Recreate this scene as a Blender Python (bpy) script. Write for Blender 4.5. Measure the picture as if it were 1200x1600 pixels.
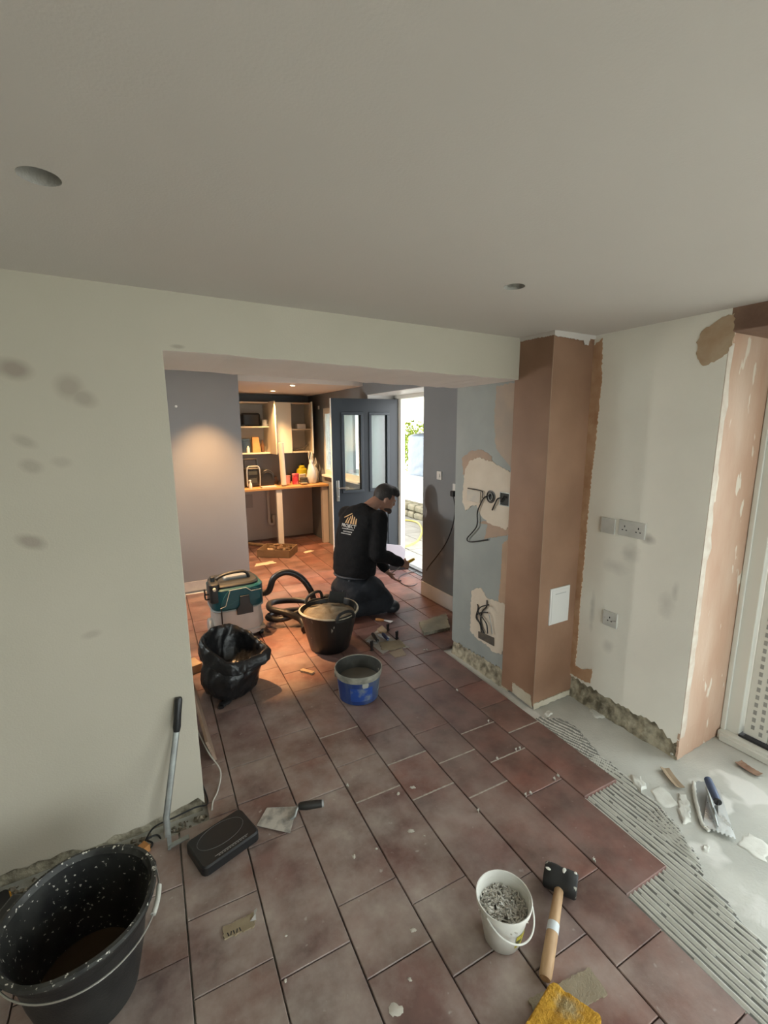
import bpy, bmesh, math, random
from mathutils import Vector, Matrix, Euler, noise as mnoise
from mathutils.bvhtree import BVHTree

for o in list(bpy.data.objects):
    bpy.data.objects.remove(o, do_unlink=True)
SC = bpy.context.scene
COL = SC.collection
PI = math.pi
rnd = random.Random(7)

# ------------------------------------------------------------------ camera
CAM_H = 1.65
F_PX, TILT, ROLL, YAW = 709.87, 0.18248, 0.0067874, -0.5048824
def cam_axes():
    ct, st = math.cos(TILT), math.sin(TILT)
    r = Vector((1, 0, 0)); d = Vector((0, -st, -ct)); f = Vector((0, ct, -st))
    cr, sr = math.cos(ROLL), math.sin(ROLL)
    r2 = r * cr + d * sr; d2 = d * cr - r * sr
    Rz = Matrix.Rotation(YAW, 3, 'Z')
    return Rz @ r2, Rz @ d2, Rz @ f
CR, CD, CF = cam_axes()
cam_data = bpy.data.cameras.new('camera')
cam_data.sensor_fit = 'VERTICAL'; cam_data.sensor_height = 36.0; cam_data.sensor_width = 27.0
cam_data.lens = F_PX / 1600 * 36.0
cam_data.clip_start = 0.02; cam_data.clip_end = 200
cam = bpy.data.objects.new('camera', cam_data); COL.objects.link(cam)
m = Matrix.Identity(4)
for i in range(3):
    m[i][0] = CR[i]; m[i][1] = -CD[i]; m[i][2] = -CF[i]
m[2][3] = CAM_H
cam.matrix_world = m
SC.camera = cam

# ------------------------------------------------------------------ sky, exposure
SC.view_settings.view_transform = 'Standard'
SC.view_settings.look = 'None'
SC.view_settings.gamma = 1.0
SC.view_settings.use_curve_mapping = False
SC.view_settings.exposure = 0.9
world = bpy.data.worlds.new('world'); SC.world = world
world.use_nodes = True
bg = world.node_tree.nodes['Background']
bg.inputs[0].default_value = (0.97, 0.985, 1.0, 1)
bg.inputs[1].default_value = 4.2

def portal(name, loc, direction, sx, sy):
    """daylight guide in an opening: emits nothing itself, only steers sky sampling"""
    l = bpy.data.lights.new(name, 'AREA'); l.shape = 'RECTANGLE'; l.size = sx; l.size_y = sy
    l.cycles.is_portal = True
    o = bpy.data.objects.new(name, l); COL.objects.link(o)
    o.location = loc
    o.rotation_euler = Vector(direction).to_track_quat('-Z', 'Y').to_euler()
    return o
portal('patio_daylight', (2.93, -.42, 1.0), (-1, 0, 0), 2.9, 2.0)
portal('doorway_daylight', (2.97, 4.31, 1.0), (-1, 0, 0), 0.95, 2.05)
portal('kitchen_window_daylight', (2.97, 5.55, 1.45), (-1, 0, 0), 1.25, 0.95)
portal('rear_window_daylight', (1.15, -2.0, 1.05), (0, 1, 0), 1.8, 2.0)  # guide for the added rear glazing
portal('side_window_daylight', (-1.7, 3.65, 1.45), (1, 0, 0), 1.5, 1.1)  # guide for the added side window

# ------------------------------------------------------------------ geometry of the place from sight lines
def _ray(x, y):
    return CR * ((x - 600) / F_PX) + CD * ((y - 800) / F_PX) + CF
CP = Vector((0, 0, CAM_H))
def FZ(x, y, z=0.0):
    d = _ray(x, y); return CP + d * ((z - CAM_H) / d.z)
def WX(x, y, X):
    d = _ray(x, y); return CP + d * (X / d.x)
def WY(x, y, Y):
    d = _ray(x, y); return CP + d * (Y / d.y)

# ------------------------------------------------------------------ helpers
class MB:
    def __init__(s): s.v = []; s.f = []; s.mi = []
    def add(s, vs, fs, mi=0):
        b = len(s.v); s.v += [tuple(v) for v in vs]
        s.f += [tuple(i + b for i in f) for f in fs]; s.mi += [mi] * len(fs)
        return s
    def hexa(s, p, mi=0):
        # p: 4 bottom (ccw), 4 top
        return s.add(p, [(3,2,1,0),(4,5,6,7),(0,1,5,4),(1,2,6,5),(2,3,7,6),(3,0,4,7)], mi)
    def box(s, c, d, rot=None, mi=0, taper=(1,1)):
        x, y, z = d[0]/2, d[1]/2, d[2]/2; tx, ty = taper
        p = [(-x,-y,-z),(x,-y,-z),(x,y,-z),(-x,y,-z),(-x*tx,-y*ty,z),(x*tx,-y*ty,z),(x*tx,y*ty,z),(-x*tx,y*ty,z)]
        R = rot if rot is not None else Matrix.Identity(3)
        c = Vector(c)
        return s.hexa([c + R @ Vector(q) for q in p], mi)
    def bx(s, x0, x1, y0, y1, z0, z1, mi=0):
        return s.box(((x0+x1)/2,(y0+y1)/2,(z0+z1)/2), (x1-x0,y1-y0,z1-z0), None, mi)
    def rbox(s, c, d, r, rot=None, mi=0, seg=4, ez=0.0):
        """box with rounded vertical edges (plan corners) and softened top/bottom rim ez"""
        x, y, z = d[0]/2, d[1]/2, d[2]/2
        def ring(k):
            out = []
            for cx, cy, a0 in ((x-r,y-r,0),(-x+r,y-r,PI/2),(-x+r,-y+r,PI),(x-r,-y+r,1.5*PI)):
                for i in range(seg+1):
                    a = a0 + PI/2*i/seg
                    out.append((cx + math.cos(a)*(r-k), cy + math.sin(a)*(r-k)))
            return out
        lv = [(-z, ez)] + ([(-z+ez, 0), (z-ez, 0)] if ez > 0 else []) + [(z, ez)]
        R = rot if rot is not None else Matrix.Identity(3); c = Vector(c)
        vs = []; fs = []
        n = 4*(seg+1)
        for zz, k in lv:
            vs += [c + R @ Vector((a, b, zz)) for a, b in ring(min(k, r*0.95))]
        for L in range(len(lv)-1):
            for i in range(n):
                j = (i+1) % n
                fs.append((L*n+i, L*n+j, (L+1)*n+j, (L+1)*n+i))
        fs.append(tuple(range(n-1, -1, -1))); fs.append(tuple((len(lv)-1)*n+i for i in range(n)))
        return s.add(vs, fs, mi)
    def tube(s, path, r, seg=10, cap=True, closed=False, mi=0, flat=1.0):
        P = [Vector(p) for p in path]; n = len(P)
        rr = r if isinstance(r, (list, tuple)) else [r]*n
        T = []
        for i in range(n):
            a = P[(i-1) % n] if (closed or i > 0) else P[i]
            b = P[(i+1) % n] if (closed or i < n-1) else P[i]
            t = b - a
            T.append(t.normalized() if t.length > 1e-9 else Vector((0,0,1)))
        up = Vector((0,0,1)) if abs(T[0].z) < .9 else Vector((1,0,0))
        N = (up - T[0]*up.dot(T[0])).normalized()
        vs = []; fs = []
        for i in range(n):
            N = N - T[i]*N.dot(T[i])
            N = N.normalized() if N.length > 1e-6 else T[i].orthogonal().normalized()
            B = T[i].cross(N)
            for k in range(seg):
                a = 2*PI*k/seg
                vs.append(P[i] + (B*math.cos(a) + N*math.sin(a)*flat)*rr[i])
        m_ = n if closed else n-1
        for i in range(m_):
            for k in range(seg):
                a = i*seg+k; b = i*seg+(k+1) % seg
                c = ((i+1) % n)*seg+(k+1) % seg; d = ((i+1) % n)*seg+k
                fs.append((a, b, c, d))
        if cap and not closed:
            fs.append(tuple(range(seg-1, -1, -1))); fs.append(tuple((n-1)*seg+k for k in range(seg)))
        return s.add(vs, fs, mi)
    def lathe(s, prof, seg=32, c=(0,0,0), sx=1, sy=1, rot=None, mi=0, mis=None, wob=None):
        """prof: (r,z) list; closed at the ends where r==0"""
        R = rot if rot is not None else Matrix.Identity(3); c = Vector(c)
        idx = []; vs = []
        for i, (r, z) in enumerate(prof):
            if r <= 1e-6:
                idx.append([len(vs)]); vs.append(c + R @ Vector((0,0,z)))
            else:
                row = []
                for k in range(seg):
                    a = 2*PI*k/seg
                    q = Vector((r*math.cos(a)*sx, r*math.sin(a)*sy, z))
                    if wob: q = wob(q, a, i)
                    row.append(len(vs)); vs.append(c + R @ q)
                idx.append(row)
        fs = []; ms = []
        for i in range(len(prof)-1):
            A, B = idx[i], idx[i+1]; mm = mis[i] if mis else mi
            if len(A) == 1 and len(B) == 1: continue
            for k in range(seg):
                k2 = (k+1) % seg
                if len(A) == 1: fs.append((A[0], B[k2], B[k]))
                elif len(B) == 1: fs.append((A[k], A[k2], B[0]))
                else: fs.append((A[k], A[k2], B[k2], B[k]))
                ms.append(mm)
        b = len(s.v); s.v += [tuple(v) for v in vs]; s.f += [tuple(i+b for i in f) for f in fs]; s.mi += ms
        return s
    def cyl(s, p0, p1, r0, r1=None, seg=16, mi=0):
        return s.tube([p0, p1], [r0, r0 if r1 is None else r1], seg, True, False, mi)
    def ell(s, c, r, rot=None, seg=16, rings=10, mi=0):
        prof = [(math.sin(PI*i/rings), -math.cos(PI*i/rings)) for i in range(rings+1)]
        prof[0] = (0,-1); prof[-1] = (0,1)
        R = rot if rot is not None else Matrix.Identity(3)
        S = Matrix.Diagonal(Vector(r))
        return s.lathe(prof, seg, c, 1, 1, R @ S, mi)
    def poly(s, pts, off, mi=0):
        """prism: polygon (3d points, planar) extruded by vector off"""
        n = len(pts); off = Vector(off)
        vs = [Vector(p) for p in pts] + [Vector(p)+off for p in pts]
        fs = [tuple(range(n-1,-1,-1)), tuple(range(n, 2*n))] + [(i,(i+1)%n,n+(i+1)%n,n+i) for i in range(n)]
        return s.add(vs, fs, mi)
    def build(s, name, mats, parent=None, loc=(0,0,0), rz=0.0, smooth=True, angle=38, bevel=0, bseg=2, subsurf=0, fix=True):
        me = bpy.data.meshes.new(name)
        me.from_pydata(s.v, [], s.f)
        if not isinstance(mats, (list, tuple)): mats = [mats]
        for mm in mats: me.materials.append(mm)
        me.polygons.foreach_set('material_index', s.mi)
        if fix:
            bm = bmesh.new(); bm.from_mesh(me)
            bmesh.ops.recalc_face_normals(bm, faces=bm.faces); bm.to_mesh(me); bm.free()
        if smooth:
            me.polygons.foreach_set('use_smooth', [True]*len(me.polygons))
            if angle < 180: me.set_sharp_from_angle(angle=math.radians(angle))
        me.update()
        o = bpy.data.objects.new(name, me); COL.objects.link(o)
        o.location = loc; o.rotation_euler = (0,0,rz)
        if parent is not None: o.parent = parent
        if bevel:
            b = o.modifiers.new('bevel', 'BEVEL'); b.width = bevel; b.segments = bseg
            b.limit_method = 'ANGLE'; b.angle_limit = math.radians(40); b.harden_normals = False
        if subsurf:
            u = o.modifiers.new('sub', 'SUBSURF'); u.levels = subsurf; u.render_levels = subsurf
        return o

def tag(o, label=None, cat=None, group=None, kind=None):
    if label: o['label'] = label
    if cat: o['category'] = cat
    if group: o['group'] = group
    if kind: o['kind'] = kind
    return o
def thing(name, label, cat, loc=(0,0,0), rz=0.0, group=None):
    o = bpy.data.objects.new(name, None); COL.objects.link(o)
    o.empty_display_size = .05
    o.location = loc; o.rotation_euler = (0,0,rz)
    return tag(o, label, cat, group)
def struct(o): o['kind'] = 'structure'; return o
def evalmesh(o, name=None):
    dg = bpy.context.evaluated_depsgraph_get(); dg.update()
    me = bpy.data.meshes.new_from_object(o.evaluated_get(dg)); return me
def bake(o):
    """turn live modifiers into plain mesh"""
    me = evalmesh(o); old = o.data; o.modifiers.clear(); o.data = me
    me.name = o.name; bpy.data.meshes.remove(old); return o
def rotz(a): return Matrix.Rotation(a, 3, 'Z')
def rot(a, ax): return Matrix.Rotation(a, 3, ax)
def bez(p0, p1, p2, p3, n=12):
    p0, p1, p2, p3 = map(Vector, (p0, p1, p2, p3)); out = []
    for i in range(n+1):
        t = i/n; out.append(p0*(1-t)**3 + p1*3*t*(1-t)**2 + p2*3*t*t*(1-t) + p3*t**3)
    return out
def spline(pts, n=6):
    P = [Vector(p) for p in pts]; out = []
    for i in range(len(P)-1):
        a = P[max(i-1,0)]; b = P[i]; c = P[i+1]; d = P[min(i+2,len(P)-1)]
        for k in range(n):
            t = k/n
            out.append(0.5*((2*b)+(c-a)*t+(2*a-5*b+4*c-d)*t*t+(3*b-a-3*c+d)*t**3))
    out.append(P[-1]); return out
def ragged(pts, amp, sub=3, seed=1):
    """roughen the outline of a planar polygon"""
    r = random.Random(seed); P = [Vector(p) for p in pts]
    n = len(P)
    nrm = Vector((0,0,0))
    for i in range(n): nrm += P[i].cross(P[(i+1) % n])
    nrm.normalize(); out = []
    for i in range(n):
        a, b = P[i], P[(i+1) % n]; d = b-a; L = d.length
        k = max(1, min(40, int(L/amp/2.2))) if sub else 1
        s = nrm.cross(d).normalized() if L > 1e-6 else Vector((0,0,0))
        for j in range(k):
            t = j/k
            out.append(a + d*t + s*r.uniform(-amp, amp)*(1 if j else .4))
    return out

# ------------------------------------------------------------------ materials
MATS = {}
def _n(nt, t, **kw):
    n = nt.nodes.new(t)
    for k, v in kw.items(): setattr(n, k, v)
    return n
def mat(name, col, rough=.6, metal=0.0, col2=None, scale=6.0, contrast=(.35,.65), bump=0.0, bscale=60.0,
        trans=0.0, spec=None, emit=None, estr=0, coords='Object', alpha=1.0, coat=0.0, sss=0.0, detail=4.0, ior=None,
        specks=None, rough2=None, stretch=None, sheen=0.0):
    if name in MATS: return MATS[name]
    M = bpy.data.materials.new(name); M.use_nodes = True
    nt = M.node_tree; b = nt.nodes['Principled BSDF']; L = nt.links
    c4 = lambda c: (c[0], c[1], c[2], 1)
    b.inputs['Base Color'].default_value = c4(col)
    b.inputs['Roughness'].default_value = rough
    b.inputs['Metallic'].default_value = metal
    if trans: b.inputs['Transmission Weight'].default_value = trans
    if ior: b.inputs['IOR'].default_value = ior
    if spec is not None: b.inputs['Specular IOR Level'].default_value = spec
    if coat: b.inputs['Coat Weight'].default_value = coat
    if sheen: b.inputs['Sheen Weight'].default_value = sheen
    if alpha < 1: b.inputs['Alpha'].default_value = alpha
    if sss:
        b.inputs['Subsurface Weight'].default_value = sss; b.inputs['Subsurface Radius'].default_value = (.02,.012,.008)
    if emit:
        b.inputs['Emission Color'].default_value = c4(emit); b.inputs['Emission Strength'].default_value = estr
    tc = _n(nt, 'ShaderNodeTexCoord'); src = tc.outputs[coords]
    if stretch:
        mp = _n(nt, 'ShaderNodeMapping'); mp.inputs['Scale'].default_value = stretch
        L.new(src, mp.inputs[0]); src = mp.outputs[0]
    out = None
    if col2 is not None:
        nz = _n(nt, 'ShaderNodeTexNoise'); nz.inputs['Scale'].default_value = scale; nz.inputs['Detail'].default_value = detail
        L.new(src, nz.inputs['Vector'])
        mr = _n(nt, 'ShaderNodeMapRange'); mr.inputs[1].default_value = contrast[0]; mr.inputs[2].default_value = contrast[1]
        L.new(nz.outputs[0], mr.inputs[0])
        mx = _n(nt, 'ShaderNodeMix', data_type='RGBA')
        mx.inputs[6].default_value = c4(col); mx.inputs[7].default_value = c4(col2)
        L.new(mr.outputs[0], mx.inputs[0]); out = mx.outputs[2]
        if rough2 is not None:
            rr = _n(nt, 'ShaderNodeMapRange'); rr.inputs[3].default_value = rough; rr.inputs[4].default_value = rough2
            L.new(mr.outputs[0], rr.inputs[0]); L.new(rr.outputs[0], b.inputs['Roughness'])
    if specks:
        # (colour, scale, threshold): dried splashes
        sc_, ss, th = specks
        v = _n(nt, 'ShaderNodeTexNoise'); v.inputs['Scale'].default_value = ss; v.inputs['Detail'].default_value = 3
        L.new(src, v.inputs['Vector'])
        mr = _n(nt, 'ShaderNodeMapRange'); mr.inputs[1].default_value = th; mr.inputs[2].default_value = th+.03
        L.new(v.outputs[0], mr.inputs[0])
        mx = _n(nt, 'ShaderNodeMix', data_type='RGBA'); mx.inputs[7].default_value = c4(sc_)
        if out is None: mx.inputs[6].default_value = c4(col)
        else: L.new(out, mx.inputs[6])
        L.new(mr.outputs[0], mx.inputs[0]); out = mx.outputs[2]
    if out is not None: L.new(out, b.inputs['Base Color'])
    if bump:
        nb = _n(nt, 'ShaderNodeTexNoise'); nb.inputs['Scale'].default_value = bscale; nb.inputs['Detail'].default_value = 4
        L.new(src, nb.inputs['Vector'])
        bp = _n(nt, 'ShaderNodeBump'); bp.inputs['Strength'].default_value = bump; bp.inputs['Distance'].default_value = .01
        L.new(nb.outputs[0], bp.inputs['Height']); L.new(bp.outputs[0], b.inputs['Normal'])
    MATS[name] = M
    return M
def add_blobs(M, blobs, colour, soft=.35, namp=.35, nscale=14):
    """flat paint / filler marks with a shape of their own: list of (centre, radii, angle about Y axis) in object space"""
    nt = M.node_tree; L = nt.links; b = nt.nodes['Principled BSDF']
    inp = b.inputs['Base Color']
    tc = _n(nt, 'ShaderNodeTexCoord')
    nz = _n(nt, 'ShaderNodeTexNoise'); nz.inputs['Scale'].default_value = nscale; nz.inputs['Detail'].default_value = 3
    L.new(tc.outputs['Object'], nz.inputs['Vector'])
    prev = None
    for (c, r, a, w) in blobs:
        mp = _n(nt, 'ShaderNodeMapping', vector_type='TEXTURE')
        mp.inputs['Location'].default_value = c; mp.inputs['Rotation'].default_value = a; mp.inputs['Scale'].default_value = r
        L.new(tc.outputs['Object'], mp.inputs[0])
        ln = _n(nt, 'ShaderNodeVectorMath', operation='LENGTH'); L.new(mp.outputs[0], ln.inputs[0])
        ad = _n(nt, 'ShaderNodeMath', operation='MULTIPLY_ADD'); ad.inputs[1].default_value = namp*2
        L.new(nz.outputs[0], ad.inputs[0]); L.new(ln.outputs['Value'], ad.inputs[2])
        mr = _n(nt, 'ShaderNodeMapRange'); mr.inputs[1].default_value = 1+namp; mr.inputs[2].default_value = 1+namp-soft
        mr.inputs[3].default_value = 0; mr.inputs[4].default_value = w
        L.new(ad.outputs[0], mr.inputs[0])
        if prev is None: prev = mr.outputs[0]
        else:
            mxm = _n(nt, 'ShaderNodeMath', operation='MAXIMUM'); L.new(prev, mxm.inputs[0]); L.new(mr.outputs[0], mxm.inputs[1]); prev = mxm.outputs[0]
    mx = _n(nt, 'ShaderNodeMix', data_type='RGBA'); mx.inputs[7].default_value = (*colour, 1)
    if inp.is_linked:
        L.new(inp.links[0].from_socket, mx.inputs[6])
    else: mx.inputs[6].default_value = inp.default_value
    L.new(prev, mx.inputs[0]); L.new(mx.outputs[2], inp)

# ================================================================== SETTING
ZC = 2.14
XD = 2.448           # inner face of the wall with the outside door
XW = 2.285           # white wall beside the patio door
XS = 1.987           # grey wall inside the wide opening
def YF(x): return 1.905 + .035*(x-.14)

m_cream = mat('cream_paint', (.53,.485,.40), .75, col2=(.505,.465,.38), scale=2.2, bump=.08, bscale=160)
m_ceil = mat('ceiling_paint', (.61,.565,.53), .85, col2=(.59,.545,.51), scale=1.6, bump=.06, bscale=180)
m_white_wall = mat('white_wall_paint', (.90,.87,.785), .7, col2=(.85,.82,.74), scale=3.0, bump=.08, bscale=120)
m_grey = mat('grey_wall_paint', (.19,.205,.22), .6, col2=(.175,.19,.205), scale=2.5, bump=.06, bscale=120)
m_grey2 = mat('pale_grey_wall_paint', (.32,.345,.33), .6, col2=(.275,.30,.29), scale=3.5, bump=.06, bscale=120)
m_plaster = mat('brown_plaster', (.23,.125,.075), .58, col2=(.36,.21,.135), scale=1.8, contrast=(.36,.68), bump=.1, bscale=40)
m_peach = mat('peach_plaster', (.50,.315,.22), .7, col2=(.58,.42,.32), scale=5, bump=.12, bscale=50, specks=((.68,.60,.50), 14, .63), stretch=(1,1,.35))
m_filler = mat('cream_filler', (.66,.58,.48), .75, col2=(.60,.52,.42), scale=6, bump=.15, bscale=60)
m_patchp = mat('tan_undercoat', (.36,.30,.25), .7, col2=(.42,.33,.26), scale=7, bump=.1)
m_orange = mat('orange_plaster_edge', (.44,.25,.14), .7, col2=(.54,.35,.22), scale=12, bump=.15)
m_rubble = mat('rubble_stone', (.15,.13,.09), .9, col2=(.48,.43,.32), scale=22, bump=1.0, bscale=45)
m_concrete = mat('concrete_screed', (.62,.615,.565), .85, col2=(.44,.44,.40), scale=2.6, contrast=(.36,.66), bump=.25, bscale=90, specks=((.70,.69,.65), 3.0, .60))
m_white_pvc = mat('white_plastic_frame', (.72,.72,.66), .35)
m_white_gloss = mat('white_gloss', (.75,.74,.72), .3)
m_soffit = mat('soffit_lit_paint', (.84,.785,.75), .8, col2=(.80,.745,.71), scale=3, bump=.1, bscale=100)  # underside lightened to stand in for light bounced off the floor
m_render = mat('outside_render', (.70,.66,.50), .9, col2=(.64,.60,.46), scale=3)

add_blobs(m_cream, [
    (WY(22,578,1.9), (.062,1e3,.042), (0,.30,0), .8), (WY(108,605,1.9), (.050,1e3,.052), (0,.60,0), .55),
    (WY(130,622,1.9), (.050,1e3,.036), (0,.5,0), .5),
    (WY(40,690,1.9), (.046,1e3,.024), (0,.5,0), .42), (WY(50,728,1.9), (.042,1e3,.030), (0,.45,0), .45),
    (WY(96,722,1.9), (.035,1e3,.024), (0,.1,0), .30), (WY(48,845,1.9), (.056,1e3,.030), (0,.45,0), .7),
    (WY(143,990,1.9), (.040,1e3,.020), (0,-.1,0), .35), (WY(278,541,1.9), (.030,1e3,.010), (0,0,0), .6)],
    (.30,.245,.20), soft=.6, namp=.3, nscale=9)
add_blobs(m_grey, [(WX(690,865,XD), (1e3,.05,.05), (0,0,0), .5), (WX(700,895,XD), (1e3,.08,.08), (0,0,0), .5),
                   (WX(694,845,XD), (1e3,.025,.05), (0,0,0), .35)], (.36,.37,.37), soft=.8, namp=.3, nscale=9)
add_blobs(m_white_wall, [(WX(1012,842,XW), (1e3,.05,.035), (0,0,0), .8), (WX(985,865,XW), (1e3,.06,.06), (0,0,0), .35),
    (WX(1040,945,XW), (1e3,.05,.08), (0,0,0), .3), (WX(925,955,XW), (1e3,.02,.14), (0,0,0), .45), (WX(1055,925,XW), (1e3,.02,.06), (0,0,0), .35),
    (WX(950,1010,XW), (1e3,.04,.05), (0,0,0), .3), (WX(960,885,XW), (1e3,.09,.05), (0,0,0), .25)], (.36,.34,.30), soft=.9, namp=.45, nscale=18)

# ---- floor slab
b = MB(); b.bx(-1.6, 2.95, -2.1, 6.95, -.14, -.022)
floor = struct(b.build('floor', m_concrete))
floor['label'] = 'grey concrete screed floor with reddish brown stone tiles laid over most of it'

# ---- ceiling with two cut-outs for missing spotlights
b = MB(); b.bx(-1.6, 2.95, -2.1, 2.42, ZC, ZC+.12); b.bx(-1.6, 2.95, 2.42, 4.92, ZC+.09, ZC+.20); b.bx(-1.6, 2.95, 4.92, 6.95, ZC-.005, ZC+.20)
ceiling = struct(b.build('ceiling', m_ceil, smooth=False))
ceiling['label'] = 'plain off-white ceiling with two round cut-outs'
holes = [FZ(61,276,ZC), FZ(803.5,448,ZC)]
for h in holes:
    c = MB(); c.cyl((h.x,h.y,ZC-.05), (h.x,h.y,ZC+.07), .037, seg=28)
    co = c.build('cutter', m_ceil)
    md = ceiling.modifiers.new('hole', 'BOOLEAN'); md.operation = 'DIFFERENCE'; md.object = co; md.solver = 'EXACT'
    bake(ceiling); bpy.data.objects.remove(co, do_unlink=True)
m_void = mat('dark_void', (.02,.02,.02), .9)
m_cutedge = mat('cut_plasterboard', (.38,.36,.33), .9, bump=.5, bscale=120)
for h in holes:
    c = MB(); c.lathe([(.0,.066),(.0365,.066),(.0365,.0660)], 24, (h.x,h.y,ZC)); c.build('cut_out', m_void, ceiling)
    c = MB(); c.lathe([(.0372,-.0006),(.0366,.001),(.0366,.034)], 28, (h.x,h.y,ZC), wob=lambda q,a,i: q*(1+.012*math.sin(5*a+h.x*9)) if i==0 else q)
    c.build('cut_edge', m_cutedge, ceiling)

# ---- thick wall with the wide opening (pier on the left, beam above)
SL = WY(253,546,YF(.14)); SR = WX(812,593,XS)
zl, zr = 1.934, 1.915
pts = []
x = -1.6
r_ = random.Random(3)
while x < .13:
    pts.append(Vector((x, YF(x), .05+.012*math.sin(x*9)+r_.uniform(-.012,.012)))); x += .035
pts += [Vector((.141, YF(.14), .03)), Vector((.137, YF(.14), zl))]
x = .2
while x < 1.98:
    pts.append(Vector((x, YF(x), zl+(zr-zl)*(x-.14)/1.85 + r_.uniform(-.003,.003)))); x += .06
pts += [Vector((1.99, YF(1.99), zr)), Vector((1.99, YF(1.99), ZC+.10)), Vector((-1.6, YF(-1.6), ZC+.10))]
b = MB(); b.poly(pts, (0,.60,0))
wall_front = b.build('wall_front', [m_cream, m_soffit], smooth=False, bevel=.003)
for p in wall_front.data.polygons:
    if p.normal.z < -.7 and p.center.z > 1: p.material_index = 1
struct(wall_front); wall_front['label'] = 'cream painted wall with a wide opening and filler patches'
# fill behind the beam underside so the opening has its true depth
b = MB(); b.bx(-1.6, .132, 1.93, 2.49, -.03, .09)
rub = b.build('rubble_footing', m_rubble, wall_front)

# ---- grey wall on the right of the opening
def ragged_bottom_wall(name, X, ys, zs, top, thick, mats, y_dir=1, seed=5, ymax=None):
    """wall in a plane X = const whose plaster stops above the floor along (ys, zs)"""
    rr = random.Random(seed); P = []
    n = 46
    for i in range(n+1):
        t = i/n; y = ys[0]+(ys[-1]-ys[0])*t
        for k in range(len(ys)-1):
            if min(ys[k],ys[k+1])-1e-9 <= y <= max(ys[k],ys[k+1])+1e-9:
                z = zs[k]+(zs[k+1]-zs[k])*((y-ys[k])/(ys[k+1]-ys[k])); break
        P.append(Vector((X, y, z + rr.uniform(-.010,.010))))
    P += [Vector((X, ys[-1], top)), Vector((X, ys[0], top))]
    bb = MB(); bb.poly(P, (thick,0,0)); return bb
b = ragged_bottom_wall('w', XS, [1.94,2.10,2.25,2.40,2.55], [.10,.095,.095,.08,.085], ZC+.10, .46, None)
wall_mid = struct(b.build('wall_middle', m_grey2, smooth=False)); wall_mid['label'] = 'pale grey wall between the opening and the brown pillar, plaster hacked off along its foot'
def rubble_strip(name, X, y0, y1, h, parent, depth=.05, seed=1, inset=.012):
    """uneven broken masonry showing where the plaster is missing"""
    nx, nz = int((y1-y0)/.012), 12; vs = []; fs = []
    for i in range(nx+1):
        for j in range(nz+1):
            y = y0+(y1-y0)*i/nx; z = -.025+(h+.025)*j/nz
            n1 = mnoise.noise(Vector((y*18, z*22, seed))); n2 = mnoise.noise(Vector((y*50, z*55, seed+5)))
            vs.append((X+inset+.010*n1+.005*n2 - max(0,(.035-z))*.35, y, z))
    for i in range(nx):
        for j in range(nz):
            a = i*(nz+1)+j; fs.append((a, a+1, a+nz+2, a+nz+1))
    bb = MB(); bb.add(vs, fs)
    k = [(X+depth+.05, y0, -.025), (X+depth+.05, y1, -.025), (X+depth+.05, y1, h), (X+depth+.05, y0, h)]
    bb.add(k, [(0,1,2,3)])
    return bb.build(name, m_rubble, parent, fix=False, angle=180)
rubble_strip('broken_masonry', XS, 1.945, 2.548, .13, wall_mid, seed=2)
b = MB(); b.bx(XS+.04, XS+.45, 1.945, 2.545, -.03, .12); b.build('footing', m_rubble, wall_mid)

# filler patches on the grey wall
def patch(name, pix, X, th, material, parent, amp=.006, seed=1):
    P = [WX(px, py, X) for px, py in pix]
    P = ragged([Vector((X, p.y, p.z)) for p in P], amp, 3, seed)
    bb = MB(); bb.poly(P, (-th,0,0)); return bb.build(name, material, parent, smooth=False)
patch('undercoat_patch', [(812,597),(776,603),(772,660),(775,700),(800,735),(808,700)], XS-.0002, .0012, m_patchp, wall_mid, .006, 3)
patch('peach_patch', [(722,716),(735,705),(752,702),(768,712),(770,722),(748,722),(735,730),(724,742)], XS-.0004, .0016, mat('peach_filler',(.42,.29,.21),.75,col2=(.36,.27,.21),scale=9), wall_mid, .004, 4)
patch('peach_edge', [(800,790),(798,835),(783,838),(757,842),(762,820),(748,816),(770,812)], XS-.0003, .0014, MATS['peach_filler'], wall_mid, .004, 8)
patch('peach_edge', [(800,838),(796,900),(790,960),(777,955),(783,900),(785,850)], XS-.0003, .0014, mat('peach_filler2',(.50,.34,.23),.75,col2=(.42,.29,.2),scale=9), wall_mid, .004, 9)
patch('cream_filler_patch', [(724,760),(727,735),(735,720),(748,715),(772,722),(786,732),(803,740),(806,770),(804,815),(790,828),(778,822),(765,818),(752,806),(746,790),(738,790),(728,798),(723,785)], XS-.0006, .004, m_filler, wall_mid, .005, 5)
patch('cream_filler_patch', [(738,922),(752,918),(762,935),(780,940),(792,945),(788,1000),(785,1022),(770,1018),(760,1006),(748,1000),(735,985),(736,950)], XS-.0006, .004, m_filler, wall_mid, .006, 6)

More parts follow.
